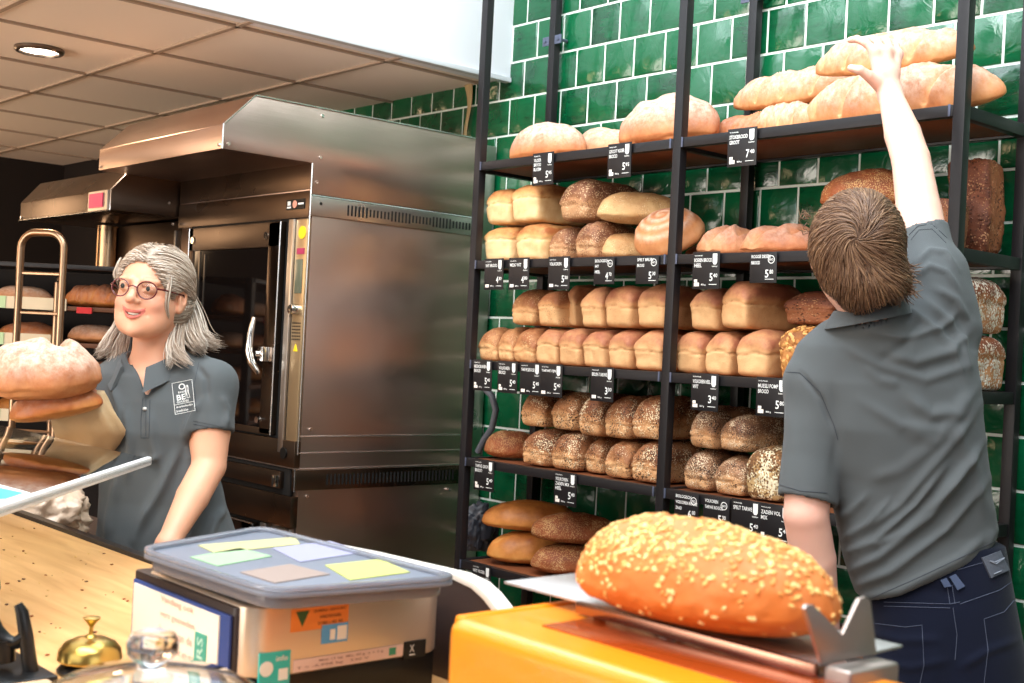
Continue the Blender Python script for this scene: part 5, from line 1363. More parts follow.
    tint(.25*np.exp(-(np.linalg.norm(Q-[0, .110, -.019], axis=1)/.014)**2), (224, 120, 100))
    lipz = np.minimum(np.abs(Q[:, 2]-(-.0475+Q[:, 0]**2*10)), np.abs(Q[:, 2]-(-.0615+Q[:, 0]**2*26)))
    tint(.85*(lipz < .0040)*(np.abs(Q[:, 0]) < .0280)*(Q[:, 1] > .060), (196, 92, 84))
    inner = (np.abs(Q[:, 2]+.0540-Q[:, 0]**2*18) < .0030)*(np.abs(Q[:, 0]) < .019)*(Q[:, 1] > .06)*(Q[:, 1] < .086)
    tint(.9*inner, (110, 40, 36))
    me = body_mesh('person', V, F, col)
    wm = link('person', me, skin_material('warm skin', None)); tag(wm, 'person with grey shoulder length hair and red glasses holding out loaves, smiling', 'person')
    # teeth, eyes, glasses
    b = MB()
    for i in range(-4, 5):
        x = i*.0046; b.T = Matrix.Translation(wor((x, .0835-x*x*22, -.0522+x*x*14)))@Matrix(((*fx,), (*fy,), (*fz,))).transposed().to_4x4(); b.cbox((0, 0, 0), (.0043, .004, .0052))
    b.build('teeth', simple('teeth', (236, 228, 214), .3), wm, bevel=.0006)
    for s in (-1, 1):
        c = wor((s*.031, .0742, .0088)); e = MB().ball((0, 0, 0), .0118, 12).build('eye', simple('eye white', (226, 216, 208), .15), wm, loc=c)
        g = fy*.93-fx*.22+fz*-.02; g /= np.linalg.norm(g)
        q = MB(); q.T = Matrix.Translation(Vector(g*.0092))@Vector(g).to_track_quat('Z', 'Y').to_matrix().to_4x4()
        q.lathe([(0, .0034), (.0032, .0031), (.0060, .0014), (.0060, 0), (0, 0)], n=20); q.build('iris', simple('grey brown iris', (62, 62, 58), .15), e)
        q = MB(); q.T = Matrix.Translation(Vector(g*.0092))@Vector(g).to_track_quat('Z', 'Y').to_matrix().to_4x4()
        q.lathe([(0, .0036), (.0022, .0034), (.0022, .002), (0, .002)], n=16); q.build('pupil', M['black'], e)
    # glasses: round tortoise red frames
    gl = empty('glasses', tuple(wor((0, .10, .006))), None, None); gl.parent = wm
    fr = simple('dark red glasses frame', (92, 24, 28), .25); lens = simple('lens glass', (10, 10, 12), .03, alpha=.07)
    for s in (-1, 1):
        path = []
        for k in range(33):
            a = 2*math.pi*k/32; x = s*.0325+.0222*math.cos(a)*(1+.06*math.sin(a)); z = .004+.0198*math.sin(a)
            path.append(tuple(wor((x, .1015-abs(x)*.17, z))))
        MB().tube(path, .00165, 8, cap=False).build('rim', fr, gl, local=True)
        vs = [tuple(wor((s*.0325, .1015-.0325*.17, .004)))]+path[:-1]; lb = MB(); lb.add(vs, [(0, 1+i, 1+(i+1) % 32) for i in range(32)])
        lo_ = lb.build('lens', lens, gl, local=True)
        md = lo_.modifiers.new('thickness', 'SOLIDIFY'); md.thickness = .0012
        MB().tube([tuple(wor((s*.0545, .093, .010))), tuple(wor((s*.066, .075, .010))), tuple(wor((s*.0765, .02, .006))), tuple(wor((s*.0785, -.004, .006))), tuple(wor((s*.077, -.014, -.010)))], [.0022, .0022, .0018, .0018, .0016], 8).build('temple', fr, gl, local=True)
    MB().tube([tuple(wor((-.0115, .0995, .008))), tuple(wor((0, .1035, .0115))), tuple(wor((.0115, .0995, .008)))], .0018, 8).build('bridge', fr, gl, local=True)
    # --- hair: cap over the skull plus lengths behind the ears to the shoulders
    cr = .0
    def hcapf(P):
        Q = loc(P)
        d = ell(Q, (.002, -.016, .034), (.083, .099, .086)); d = smin(d, ell(Q, (.004, -.045, -.02), (.074, .066, .07)), .03)
        # open for the face: a rounded hairline, swept off the forehead
        cut = ell(Q, (-.006, .075, -.028), (.066, .085, .098))
        d = smax(d, -cut, .008)
        for s in (-1, 1): d = smax(d, -ell(Q, (s*.078, .004, -.014), (.022, .026, .034)), .006)
        return d*S
    Vc, Fc = grow(hcapf, hc-.17, hc+.17, .0032); nc = normals(Vc, Fc)
    hm = body_mesh('hair', Vc-nc*.001, Fc); a = hm.attributes.new('tone', 'FLOAT', 'POINT'); a.data.foreach_set('value', np.full(len(Vc), .35, np.float32))
    H = hair_mat('silver blond hair', (132, 110, 92), (180, 160, 142), (216, 204, 190), .4)
    hair = link('hair', hm, H, wm); bv = bvh_of(Vc, Fc)
    def onto(p, off):
        h_ = bv.find_nearest(Vector(p)); q = np.array(h_[0]); nn = np.array(h_[1]); cen = wor((0, -.02, .02))
        if nn@(q-cen) < 0: nn = -nn
        return q+nn*off
    r = random.Random(4); paths = []
    # swept back strands over the crown, from the parting
    QC = loc(Vc); OUT = np.linalg.norm((QC-[0, -.02, .02])/[.083, .099, .086], axis=1) > .93
    ROOT = np.where(OUT)[0]; RIM = np.where(OUT & (np.abs(ell(QC, (-.006, .075, -.028), (.066, .085, .098))) < .012))[0]
    for i in range(2600):
        st_ = QC[ROOT[r.randrange(len(ROOT))]] if i % 3 else QC[RIM[r.randrange(len(RIM))]]
        x0 = st_[0]; u = min(1, abs(x0)/.07); side = 1 if x0 > .012 else -1
        ln = r.uniform(.08, .15); p = wor(st_); path = []; w0 = r.uniform(0, 6)
        off = r.uniform(.0005, .0040)
        for k in range(12):
            q = onto(p, off+.0015*math.sin(k*.9+w0)); path.append(q)
            ql = loc(q[None])[0]
            dr = np.array([side*(.55+.3*abs(u)), -.75, -.12-.35*k/12]); rv = ql-np.array([0, -.02, .02]); rv /= np.linalg.norm(rv); dr -= rv*(dr@rv); dr /= np.linalg.norm(dr)
            p = q+Rm@dr*(ln/12)
        paths.append(path)
    # loose lengths: locks with waves, ending in curls at the shoulders
    def lock(a, b, c, d, n, spread, wave, endc):
        A, Bc, Cc, Dd = [np.array(v) for v in (a, b, c, d)]
        for i in range(n):
            j = np.array([r.gauss(0, 1), r.gauss(0, 1), r.gauss(0, 1)]); jj = np.array([r.gauss(0, 1), r.gauss(0, 1), r.gauss(0, .6)])
            ph = r.uniform(-.5, .5); path = []; L_ = r.uniform(.82, 1.06)
            for k in range(17):
                t = k/16*L_
                m = 1-t; q = A*m**3+3*Bc*m*m*t+3*Cc*m*t*t+Dd*t**3
                q = q+j*spread*(.35+.65*math.sin(min(t, 1)*math.pi*.75))+jj*spread*.5*t
                q = q+(lat*math.sin(t*7+ph)+away*math.cos(t*6+ph))*wave*t
                if t > .75: q = q+lat*endc*(t-.75)**2*16+up*abs(endc)*(t-.75)**2*8
                path.append(q)
            paths.append(path)
    h3 = lambda x, y, D: atD(x, y, D)
    # picture right side, behind the ear and over the shoulder
    lock(h3(186, 285, 2.99), h3(196, 318, 3.02), h3(203, 338, 2.98), h3(209, 346, 2.93), 420, .0085, .006, .010)
    lock(h3(182, 290, 2.98), h3(188, 322, 2.99), h3(192, 342, 2.93), h3(203, 352, 2.87), 420, .0085, .006, -.012)
    lock(h3(180, 300, 2.97), h3(182, 330, 2.95), h3(176, 345, 2.88), h3(181, 364, 2.83), 330, .0065, .005, .010)
    lock(h3(176, 312, 2.95), h3(176, 335, 2.92), h3(170, 350, 2.86), h3(172, 366, 2.84), 200, .0050, .004, -.008)
    lock(h3(170, 262, 2.86), h3(171, 285, 2.83), h3(167, 300, 2.83), h3(166, 318, 2.85), 70, .0022, .002, .004)
    # picture left side, behind the jaw
    lock(h3(121, 312, 2.98), h3(116, 335, 2.98), h3(110, 345, 2.93), h3(104, 356, 2.90), 300, .0075, .005, -.012)
    lock(h3(124, 318, 2.99), h3(122, 338, 2.97), h3(120, 350, 2.93), h3(117, 362, 2.90), 260, .0070, .005, -.008)
    # short wisps at the temple
    lock(h3(121, 258, 2.90), h3(116, 266, 2.90), h3(115, 274, 2.90), h3(117, 282, 2.90), 40, .0022, .002, -.004)
    strands('hair_strands', paths, .0012, H, hair)
    # --- polo shirt
    vA, vB = atD(147, 392, 2.80), up
    sdR = (elR-shR)/np.linalg.norm(elR-shR); sdL = (elL-shL)/np.linalg.norm(elL-shL)
    cutR = atD(213, 434, 2.86)
    def polo(P):
        d = stack(P, T, 2.2, round_=.04)
        d = smin(d, chain(P, [atD(158, 378, 2.95), atD(190, 379, 2.93), shR], [.07, .064, .056]), .04)
        d = smin(d, chain(P, [atD(155, 378, 2.95), atD(128, 382, 2.94), shL], [.07, .064, .054]), .04)
        sR = chain(P, [shR, shR*.5+elR*.5, elR], [.058, .0545, .056]); cn = sdR*.99+lat*.08; cn /= np.linalg.norm(cn)
        sR = smax(sR, (P-cutR)@cn, .004); d = smin(d, sR, .016)
        sL = chain(P, [shL, elL], [.056, .052]); sL = smax(sL, (P-(shL+(elL-shL)*.75))@sdL, .004); d = smin(d, sL, .02)
        for a, e, rr in ((shR, elR, .0465), (shL, elL, .044)):
            s_ = (e-a)/np.linalg.norm(e-a); cp = cutR if rr > .045 else shL+(elL-shL)*.75
            d = smax(d, -np.maximum(cap(P, a, e+s_*.05, rr, rr), -((P-(cp-s_*.03))@s_)), .002)
        core = smin(stack(P, T, 2.2, grow_=-.014), np.minimum(chain(P, [shR, shR*.4+elR*.6, elR], [.050, .0455, .0385]), chain(P, [shL, elL], [.048, .038])), .03)-.005
        reg = np.maximum((P-cutR)@sdR+.008, (P-(shL+(elL-shL)*.75))@sdL+.008)
        d = np.minimum(d, np.maximum(core, reg))
        # neck opening and the V of the open placket
        d = smax(d, -cap(P, atD(155, 340, 2.93), atD(153, 368, 2.92), .062, .058), .004)
        x, y, dd = proj(P)
        vv = np.maximum.reduce([(y-397)*.0023, (np.abs(x-(147+(397-y)*.05))-(397-y)*.42)*.0023, (dd-2.93)])
        d = smax(d, -vv, .003)
        return smax(d, zb_-P[:, 2], .003)
    zb_ = atD(170, 640, 2.93)[2]
    lo = np.min([shL, elL, shR, elR, atD(96, 640, 2.93)], 0)-.15; hi = np.max([shL, shR, nk0, atD(252, 640, 2.93)], 0)+.15; hi[2] = atD(155, 345, 2.93)[2]; lo[2] = zb_-.02
    V, F = grow(polo, lo, hi, .0046); V = relax(V, F, 1, .4); N = normals(V, F)
    folds = [([(126, 405), (130, 440), (128, 480)], 4, .006), ([(150, 410), (152, 440), (160, 470)], 5, .005), ([(196, 440), (186, 470), (180, 505)], 5, .008), ([(178, 450), (160, 490), (140, 530)], 5, .007),
        ([(205, 480), (195, 510), (190, 545)], 4, .006), ([(120, 470), (112, 510), (108, 540)], 5, .006), ([(200, 400), (192, 420), (186, 440)], 3, .006), ([(228, 505), (215, 520), (205, 545)], 4, .006),
        ([(192, 385), (186, 410), (184, 440)], 3, .004), ([(112, 385), (120, 410), (118, 440)], 3.5, .005), ([(150, 500), (140, 525), (132, 550)], 5, .005), ([(140, 455), (150, 462), (158, 455)], 3, .004), ([(222, 395), (228, 410), (226, 428)], 3, .004), ([(196, 365), (206, 378), (208, 400)], 3, -.004)]
    V = V+N*ridge_disp(V, N, folds)[:, None]*1.7; V = V+normals(V, F)*(vnoise(V, 9, 5, 2)*.003)[:, None]
    po = link('polo_shirt', body_mesh('polo_shirt', V, F), M['polo'], wm); bw = bvh_of(V, F)
    dk = fabric('dark seam', (50, 54, 62)); b = MB()
    drape_line(b, bw, [(193, 424), (213, 428), (235, 434)], .0014, .0003); drape_line(b, bw, [(193, 421), (213, 425), (235, 431)], .0010, .0003)
    drape_line(b, bw, [(143, 398), (141, 420), (141, 438), (149, 438), (150, 400)], .0014, .0003); drape_line(b, bw, [(199, 362), (194, 385), (197, 412)], .0012, .0003)
    drape_line(b, bw, [(146, 398), (146, 436)], .0012, .0004)
    b.each('seam', dk, po)
    for q in ((146, 392), (145, 409)):
        p = drape(bw, *q, .001)
        if p is not None: MB().ball(tuple(p), .0052, 8, (1, 1, .9)).build('button', simple('pearl button', (206, 202, 198), .25), po)
    # collar: two leaves folded down, standing open at the front
    vs = []; K = 30; cc = atD(153, 366, 2.925); rows_ = [(.066, .022), (.069, .027), (.075, .022), (.096, -.014), (.098, -.017), (.091, -.016), (.070, .006)]
    m = len(rows_)
    for k in range(K+1):
        t = k/K; a = -2.72+5.44*t; dirv = away*math.cos(a)-lat*math.sin(a)
        dirv = dirv*math.cos(.30)+np.cross(up, dirv)*math.sin(-.30)
        fr_ = max(0, abs(t-.5)*2-.72)/.28
        for rr, zz in rows_:
            p = cc+dirv*(rr+.006*fr_)+np.array([0, 0, zz-fr_*.028-(.014*fr_ if zz < -.01 else 0)]); p = p-away*.012*fr_; vs.append(tuple(p))
    fs = [(k*m+j, (k+1)*m+j, (k+1)*m+(j+1) % m, k*m+(j+1) % m) for k in range(K) for j in range(m)]+[tuple(range(m)), tuple(K*m+j for j in range(m))[::-1]]
    c = MB(); c.add(vs, fs); c.build('collar', M['polo'], po, smooth=60)
    # printed badge on the chest
    b = MB(); fnp = lambda u, v: (lambda x, y: (lambda q: tuple(q) if q is not None else (0, 0, 0))(drape(bw, x, y, .0008)))(172+u*20.5+v*(-.0)+(1-v)*3.0, 411.5-v*30.5-u*4.0)
    L4 = [(0, 1), (1, 1), (1, 0), (0, 0), (0, 1)]
    def px(u, v): return (172+u*20+(1-v)*3.2, 414.5-v*31-u*4)
    for A, B_ in zip(L4, L4[1:]): drape_line(b, bw, [px(*A), px(*B_)], .0012, .0006, 2)
    drape_line(b, bw, [px(0, .3), px(1, .3)], .0010, .0006, 2)
    lg = b.build('shirt_badge', M['ink_white'], po)
    t = MB()
    def fnt(u, v):
        x, y = px(u, v); q = drape(bw, x, y, .0008); return tuple(q) if q is not None else (0, 0, 0)
    put_text(t, 'O', .30, .74, .34, .20, fnt); put_text(t, 'BAKKERIJ', .26, .62, .42, .08, fnt); put_text(t, 'BE', .16, .42, .44, .18, fnt); put_text(t, 'KR', .62, .44, .2, .42, fnt); put_text(t, 'GOUDSE', .14, .33, .6, .07, fnt)
    put_text(t, 'de ambachtelijke', .08, .17, .84, .08, fnt); put_text(t, 'broodbakker', .08, .05, .6, .08, fnt)
    t.build('badge_lettering', M['ink_white'], lg)
    # trousers and shoes below the counter
    hip = atD(174, 640, 2.95); zt = hip[2]
    ll, rl = hip-lat*.09, hip+lat*.09
    ft = lambda p: np.array([p[0], p[1], .10])
    tr = lambda P: smin(smin(smax(stack(P, T, 2.2, grow_=-.004), P[:, 2]-zb_-.02, .004), chain(P, [ll, ll*.5+ft(ll)*.5, ft(ll)], [.095, .068, .055]), .03), chain(P, [rl, rl*.5+ft(rl)*.5, ft(rl)], [.095, .068, .055]), .03)
    a0 = hip-np.array([.32, .32, 0]); a0[2] = .06; a1 = hip+np.array([.32, .32, .12])
    V, F = grow(tr, a0, a1, .009); link('trousers', body_mesh('trousers', V, F), simple('black trousers', (22, 22, 26), .8), wm)
    for p in (ll, rl):
        q = ft(p); q[2] = .045
        V, F = grow(lambda P: smax(smin(ell(P, q-away*.07, (.05, .05, .045)), cap(P, q+away*.02, q-away*.16+np.array([0, 0, -.01]), .045, .036), .03), .004-P[:, 2], .004), q-[.26, .26, .08], q+[.26, .26, .1], .009)
        link('shoe', body_mesh('shoe', V, F), M['black'], wm)
    return wm
WOMAN = build_woman()

# what she holds: two loaves and the paper bag round her hand
big_round = oval_mesh(.25, .21, .115, seed=141, cuts=[(-.15, .9, .35, -.2, .020, .020)], wob=1.1, flat=.45, taper=.85, res=(30, 26, 16))
p = atD(46, 405, 2.70)
o = bread(big_round, B['flour'], (p[0], p[1], p[2]+.012), math.atan2(cR0[1], cR0[0])+.1, 'big floury round loaf held out in the woman’s hand', None, 'hearth_loaf', (.99, .92, 1.14), ry=-.10, rx=.10)
p = atD(57, 420, 2.71)
bread(OV[1], B['stick_brown'], (p[0], p[1], p[2]+.002), math.atan2(cR0[1], cR0[0])+.15, 'smaller reddish brown loaf held beneath the big floury one', None, 'hearth_loaf', (.74, .85, .66), ry=-.22)
def paper_bag():
    r = random.Random(2); lat = cR0; away = np.array([-cR0[1], cR0[0], 0]); K = 44; J = 22; vs = []
    L = [(90, 390, 2.76, .030), (84, 402, 2.76, .056), (84, 414, 2.77, .074), (89, 430, 2.79, .078), (88, 446, 2.81, .064), (84, 458, 2.84, .048), (84, 470, 2.86, .036), (86, 478, 2.88, .028)]
    C = np.array([atD(x, y, D) for x, y, D, w in L]); Wd = np.array([w for *_, w in L]); ts = np.linspace(0, 1, len(L))
    for j in range(J+1):
        t = j/J; c = np.array([np.interp(t, ts, C[:, i]) for i in range(3)]); w = np.interp(t, ts, Wd)
        for k in range(K):
            an = 2*math.pi*k/K; cr = 1+.07*math.sin(an*5+t*4)*t+.04*math.sin(an*9-t*11)+.04*noise.noise(Vector((math.cos(an)*2, math.sin(an)*2, t*6)))
            vs.append(tuple(c+(lat*math.cos(an)*w+away*math.sin(an)*w*.55)*cr))
    fs = [(j*K+k, j*K+(k+1) % K, (j+1)*K+(k+1) % K, (j+1)*K+k) for j in range(J) for k in range(K)]
    fs += [tuple(range(J*K, J*K+K))]
    m = MB(); m.add(vs, fs); o = m.build('paper_bag', simple('greaseproof paper', (196, 166, 126), .6, bump=.9, bscale=22, var=.12), smooth=50)
    md = o.modifiers.new('paper', 'SOLIDIFY'); md.thickness = .0008
    return tag(o, 'beige paper bread bag wrapped round the woman’s hand', 'bag')
paper_bag()
# ================================================================== COUNTER AND EVERYTHING ON IT
CT = 1.12
def wood_counter():
    m, N, L, P = newmat('pale wood worktop'); tc = N.new('ShaderNodeTexCoord'); mp = N.new('ShaderNodeMapping'); mp.inputs['Scale'].default_value = (1.2, 9, 9)
    L.new(tc.outputs['Object'], mp.inputs[0]); nz = N.new('ShaderNodeTexNoise'); nz.inputs['Scale'].default_value = 3; nz.inputs['Detail'].default_value = 6; nz.inputs['Distortion'].default_value = .8; L.new(mp.outputs[0], nz.inputs['Vector'])
    cr = N.new('ShaderNodeValToRGB'); L.new(nz.outputs[0], cr.inputs[0]); cr.color_ramp.elements[0].position = .3; cr.color_ramp.elements[0].color = lin((206, 146, 86)); cr.color_ramp.elements[1].position = .75; cr.color_ramp.elements[1].color = lin((236, 184, 122))
    L.new(cr.outputs[0], P.inputs['Base Color']); P.inputs['Roughness'].default_value = .5
    e = empty('service_counter', (-1.9, .7, 0), 'pale wooden service counter with dark metal edge, scattered with crumbs', 'counter')
    MB().box((-4.2, .38, CT-.035), (.5, 1.045, CT)).build('worktop', m, e, bevel=.003, local=True)
    MB().box((-4.2, 1.045, CT-.06), (.5, 1.066, CT+.008)).build('edge_trim', M['frame'], e, bevel=.002, local=True)
    MB().box((-4.15, .42, .08), (.45, 1.03, CT-.036)).build('cabinet_body', simple('dark counter front', (52, 44, 40), .5, var=.1, bump=.05), e, bevel=.004, local=True)
    MB().box((-4.12, .46, 0), (.42, 1.0, .08)).build('plinth', M['black'], e, local=True)
    r = random.Random(9); b = MB(); tones = [simple('brown crumb', (150, 84, 40), .7), simple('dark crumb', (104, 58, 32), .7), simple('pale crumb', (232, 190, 130), .7)]
    for i in range(240):
        x, y = r.uniform(-3.1, -1.35), r.uniform(.45, 1.03)
        b.mat(r.choice((0, 0, 1, 2))); s = r.uniform(.0008, .0026)
        b.T = Matrix.Translation((x, y, CT+s*.56))@Matrix.Rotation(r.uniform(0, 3.1), 4, 'Z'); b.ball((0, 0, 0), s, 4, (1.6, 1, .55))
    b.T = None; o = b.build('bread_crumbs', tones); tag(o, 'brown bread crumbs scattered over the wooden counter top', 'crumbs', kind='stuff')
wood_counter()

def scale_machine():
    e = empty('bread_scale', (-1.37, .84, CT), 'boxy counter weighing scale with silver side, stickers and a notice on its front', 'scale')
    x0, x1, y0, y1, zt = -1.492, -1.204, .704, .985, 1.250
    # silver shell with rounded vertical corner
    def rr(x0, y0, x1, y1, r, n=6):
        P = []
        for cx, cy, a0 in ((x1-r, y0+r, -90), (x1-r, y1-r, 0), (x0+r, y1-r, 90), (x0+r, y0+r, 180)):
            for k in range(n+1): a = math.radians(a0+90*k/n); P.append((cx+r*math.cos(a), cy+r*math.sin(a)))
        return P
    sil = simple('champagne silver plastic', (202, 184, 166), .32, .65)
    MB().prism(rr(x0+.02, y0+.004, x1, y1, .028), 2, CT+.048, zt).build('body', sil, e, bevel=.006, seg=3, local=True)
    MB().prism(rr(x0, y0+.0, x1-.022, y1-.02, .01), 2, CT+.01, zt-.004).build('front_panel', simple('dark brown scale front', (40, 26, 24), .4), e, bevel=.003, local=True)
    MB().box((x0+.006, y0+.01, CT+.0006), (x1-.006, y1-.01, CT+.05)).build('base', M['black'], e, bevel=.004, local=True)
    MB().prism(rr(x0+.008, y0+.01, x1-.012, y1-.012, .03), 2, zt-.002, zt+.006).build('weighing_plinth', M['black'], e, bevel=.004, local=True)
    # notice on the front, tilted dark blue backing
    MB().box((x0+.012, y0-.004, CT+.012), (x1-.03, y0-.001, zt-.014)).build('notice_backing', simple('blue backing', (34, 62, 128), .5), e, local=True)
    n = MB().box((x0+.018, y0-.006, CT+.016), (x1-.052, y0-.0035, zt-.018)).build('notice', simple('warm white notice', (246, 232, 214), .6), e, local=True)
    t = MB(); fn = lambda u, v: (x0+.018+u, y0-.0066, CT+.016+v)
    for i, s in enumerate(('Vandaag ook', 'vers gesneden', 'brood van de', 'bakker')): put_text(t, s, .075, .085-i*.018, .085+.004*(i % 2), .010, fn)
    t.build('notice_lettering', simple('faded red print', (222, 176, 160), .7), n, local=True)
    g = MB().box((x0+.185, y0-.0075, CT+.022), (x0+.212, y0-.0058, CT+.085)).build('green_label', simple('green teal label', (64, 160, 140), .5), n, local=True)
    t = MB(); fv = lambda u, v: (x0+.206-v, y0-.008, CT+.026+u); put_text(t, 'VERS', 0, 0, .055, .014, fv); t.build('label_lettering', simple('pale green print', (180, 220, 205), .6), g, local=True)
    # stickers on the silver side
    X = x1
    def sticker(name, ya, yb, za, zb, mat, th=.0006): return MB().box((X-.002, ya, za), (X+th, yb, zb)).build(name, mat, e, local=True)
    fs = lambda u, v: (X+.0010, u, v)
    o1 = sticker('orange_sticker', .760, .838, 1.217, 1.243, simple('orange sticker', (222, 128, 52), .5))
    t = MB(); t.add([fs(.766, 1.240), fs(.784, 1.240), fs(.775, 1.222)], [(0, 2, 1)]); t.build('triangle_mark', simple('dark green print', (40, 80, 40), .5), o1, local=True)
    t = MB(); put_text(t, 'IJKMERK GEKEURD', .790, 1.236, .044, .004, fs); put_text(t, 'WEEGTECHNIEK', .798, 1.229, .03, .0035, fs); put_text(t, '0180 - 42 42', .796, 1.222, .034, .0035, fs); t.build('sticker_lettering', simple('brown print', (90, 50, 30), .6), o1, local=True)
    o2 = sticker('blue_sticker', .802, .838, 1.199, 1.221, simple('sky blue sticker', (90, 165, 225), .5), .0012)
    t = MB(); t.box((X+.0012, .813, 1.203), (X+.0018, .820, 1.215)).box((X+.0012, .823, 1.202), (X+.0018, .836, 1.218)); t.build('white_panel', M['ink_white'], o2, local=True)
    o3 = sticker('teal_sticker', .722, .762, 1.160, 1.198, M['teal'])
    t = MB(); t.tube([(X+.0006, .731, 1.180), (X+.0014, .731, 1.180)], .0085, 24); t.build('round_mark', M['ink_white'], o3, local=True)
    t = MB().box((X+.0006, .747, 1.165), (X+.0012, .759, 1.178)); put_text(t, 'info', .743, 1.187, .015, .006, fs); t.build('sticker_print', M['ink_white'], o3, local=True)
    o4 = sticker('type_label', .766, .920, 1.171, 1.185, simple('pale pink label', (232, 206, 200), .5), .0014)
    t = MB(); fs2 = lambda u, v: (X+.0018, u, v)
    put_text(t, 'Max 15 kg  Min 40 g  e = 2 g', .800, 1.179, .09, .0035, fs2); put_text(t, 'T = -5,998 kg   230 V', .770, 1.1735, .10, .0035, fs2); t.build('label_lettering', simple('grey pink print', (150, 110, 104), .6), o4, local=True)
    MB().box((X+.0012, .899, 1.174), (X+.0020, .909, 1.183)).build('green_square', simple('green print', (60, 150, 120), .5), o4, local=True)
    o5 = sticker('black_label', .922, .955, 1.166, 1.187, M['black'], .0014)
    t = MB().box((X+.0014, .930, 1.170), (X+.0020, .938, 1.1715)); put_text(t, 'X', .930, 1.174, .007, .009, fs2); t.build('bin_mark', M['ink_white'], o5, local=True)
    # clear lidded tray on top, holding coloured cards
    lid = empty('storage_tray', (-1.37, .85, zt+.016), 'clear plastic tray with coloured cards under its lid, on top of the scale', 'tray')
    cl = simple('cloudy clear plastic', (176, 182, 196), .12, trans=.55, ior=1.3, coat=.4)
    def rq(pts, r, n=6):
        out = []; m_ = len(pts)
        for k in range(m_):
            p, a, b = Vector(pts[k]), Vector(pts[k-1]), Vector(pts[(k+1) % m_])
            u, v = (a-p).normalized(), (b-p).normalized(); t0, t1 = p+u*r, p+v*r
            for q in range(n+1): t = q/n; w_ = t0.lerp(p, t).lerp(p.lerp(t1, t), t); out.append((w_.x, w_.y))
        return out
    zl = zt+.030
    Q4 = [tuple(atZ(x, y, zl)[:2]) for x, y in ((136, 549), (270, 592), (464, 578), (262, 527))]
    cx, cy = sum(p[0] for p in Q4)/4, sum(p[1] for p in Q4)/4
    ins = lambda k: [(cx+(p[0]-cx)*k, cy+(p[1]-cy)*k) for p in Q4]
    MB().prism(rq(ins(.93), .03), 2, zt+.0065, zl-.009).build('tray_body', simple('greyed clear plastic', (150, 150, 160), .15, trans=.4, ior=1.3), lid, bevel=.004, local=True)
    MB().prism(rq(Q4, .035), 2, zl-.009, zl-.003).build('lid', simple('blue grey insert', (118, 124, 138), .38), lid, bevel=.002, local=True)
    ring_o, ring_i = rq(Q4, .035), rq(ins(.93), .028); n_ = len(ring_o); q = MB()
    vs = [(x, y, zl-.003) for x, y in ring_o]+[(x, y, zl-.003) for x, y in ring_i]+[(x, y, zl+.003) for x, y in ring_o]+[(x, y, zl+.002) for x, y in ring_i]
    fs_ = []
    for k in range(n_):
        j = (k+1) % n_; fs_ += [(2*n_+k, 2*n_+j, 3*n_+j, 3*n_+k), (k, j, 2*n_+j, 2*n_+k), (n_+j, n_+k, 3*n_+k, 3*n_+j), (j, k, n_+k, n_+j)]
    q.add(vs, fs_); q.build('lid_rim', cl, lid, bevel=.0015, local=True)
    for nm, pq, col in (('yellow_card', [(198, 545), (295, 537), (300, 544), (215, 553)], (186, 182, 130)), ('green_card', [(190, 557), (240, 548), (272, 556), (218, 566)], (150, 184, 144)), ('lilac_card', [(272, 548), (330, 541), (365, 552), (300, 562)], (150, 150, 176)), ('beige_card', [(240, 572), (290, 564), (330, 574), (275, 583)], (150, 132, 124)), ('lime_card', [(325, 565), (380, 559), (410, 572), (350, 580)], (186, 190, 110))):
        MB().prism([tuple(atZ(x, y, zl-.002)[:2]) for x, y in pq], 2, zl-.0029, zl-.0018).build(nm, simple(nm.replace('_', ' '), col, .6), lid, local=True)
scale_machine()

def second_unit():
    """white rimmed box behind the scale, its sloping end seen beside the orange machine"""
    e = empty('display_hood', (-1.22, 1.03, CT), 'white edged dark unit with sloping end standing behind the scale', 'appliance')
    Y0, Y1 = 1.016, 1.042
    prof = [atY(*p, Y0) for p in ((330, 546), (365, 553), (455, 574), (474, 583), (486, 594), (500, 612))]; prof = [(p[0], p[2]) for p in prof]
    body = [(prof[0][0], CT)]+[(x-.004, z-.004) for x, z in prof]+[(prof[-1][0]+.02, CT)]
    MB().prism(body, 1, Y0+.002, Y1-.001).build('body', simple('dark brown grey casing', (62, 50, 48), .35), e, bevel=.002, local=True)
    edge = prof+[(prof[-1][0]+.022, CT+.02)]
    n_ = len(edge); vs = []
    for x, z in edge: vs += [(x-.006, Y0, z-.008), (x, Y0, z), (x, Y1, z), (x-.006, Y1, z-.008)]
    b = MB(); b.add(vs, [(4*k+a, 4*k+(a+1) % 4, 4*k+4+(a+1) % 4, 4*k+4+a) for k in range(n_-1) for a in range(4)]+[(0, 3, 2, 1), tuple(4*(n_-1)+a for a in range(4))])
    b.build('rim', simple('cream white rim', (236, 230, 222), .35), e, bevel=.0015, local=True)
second_unit()

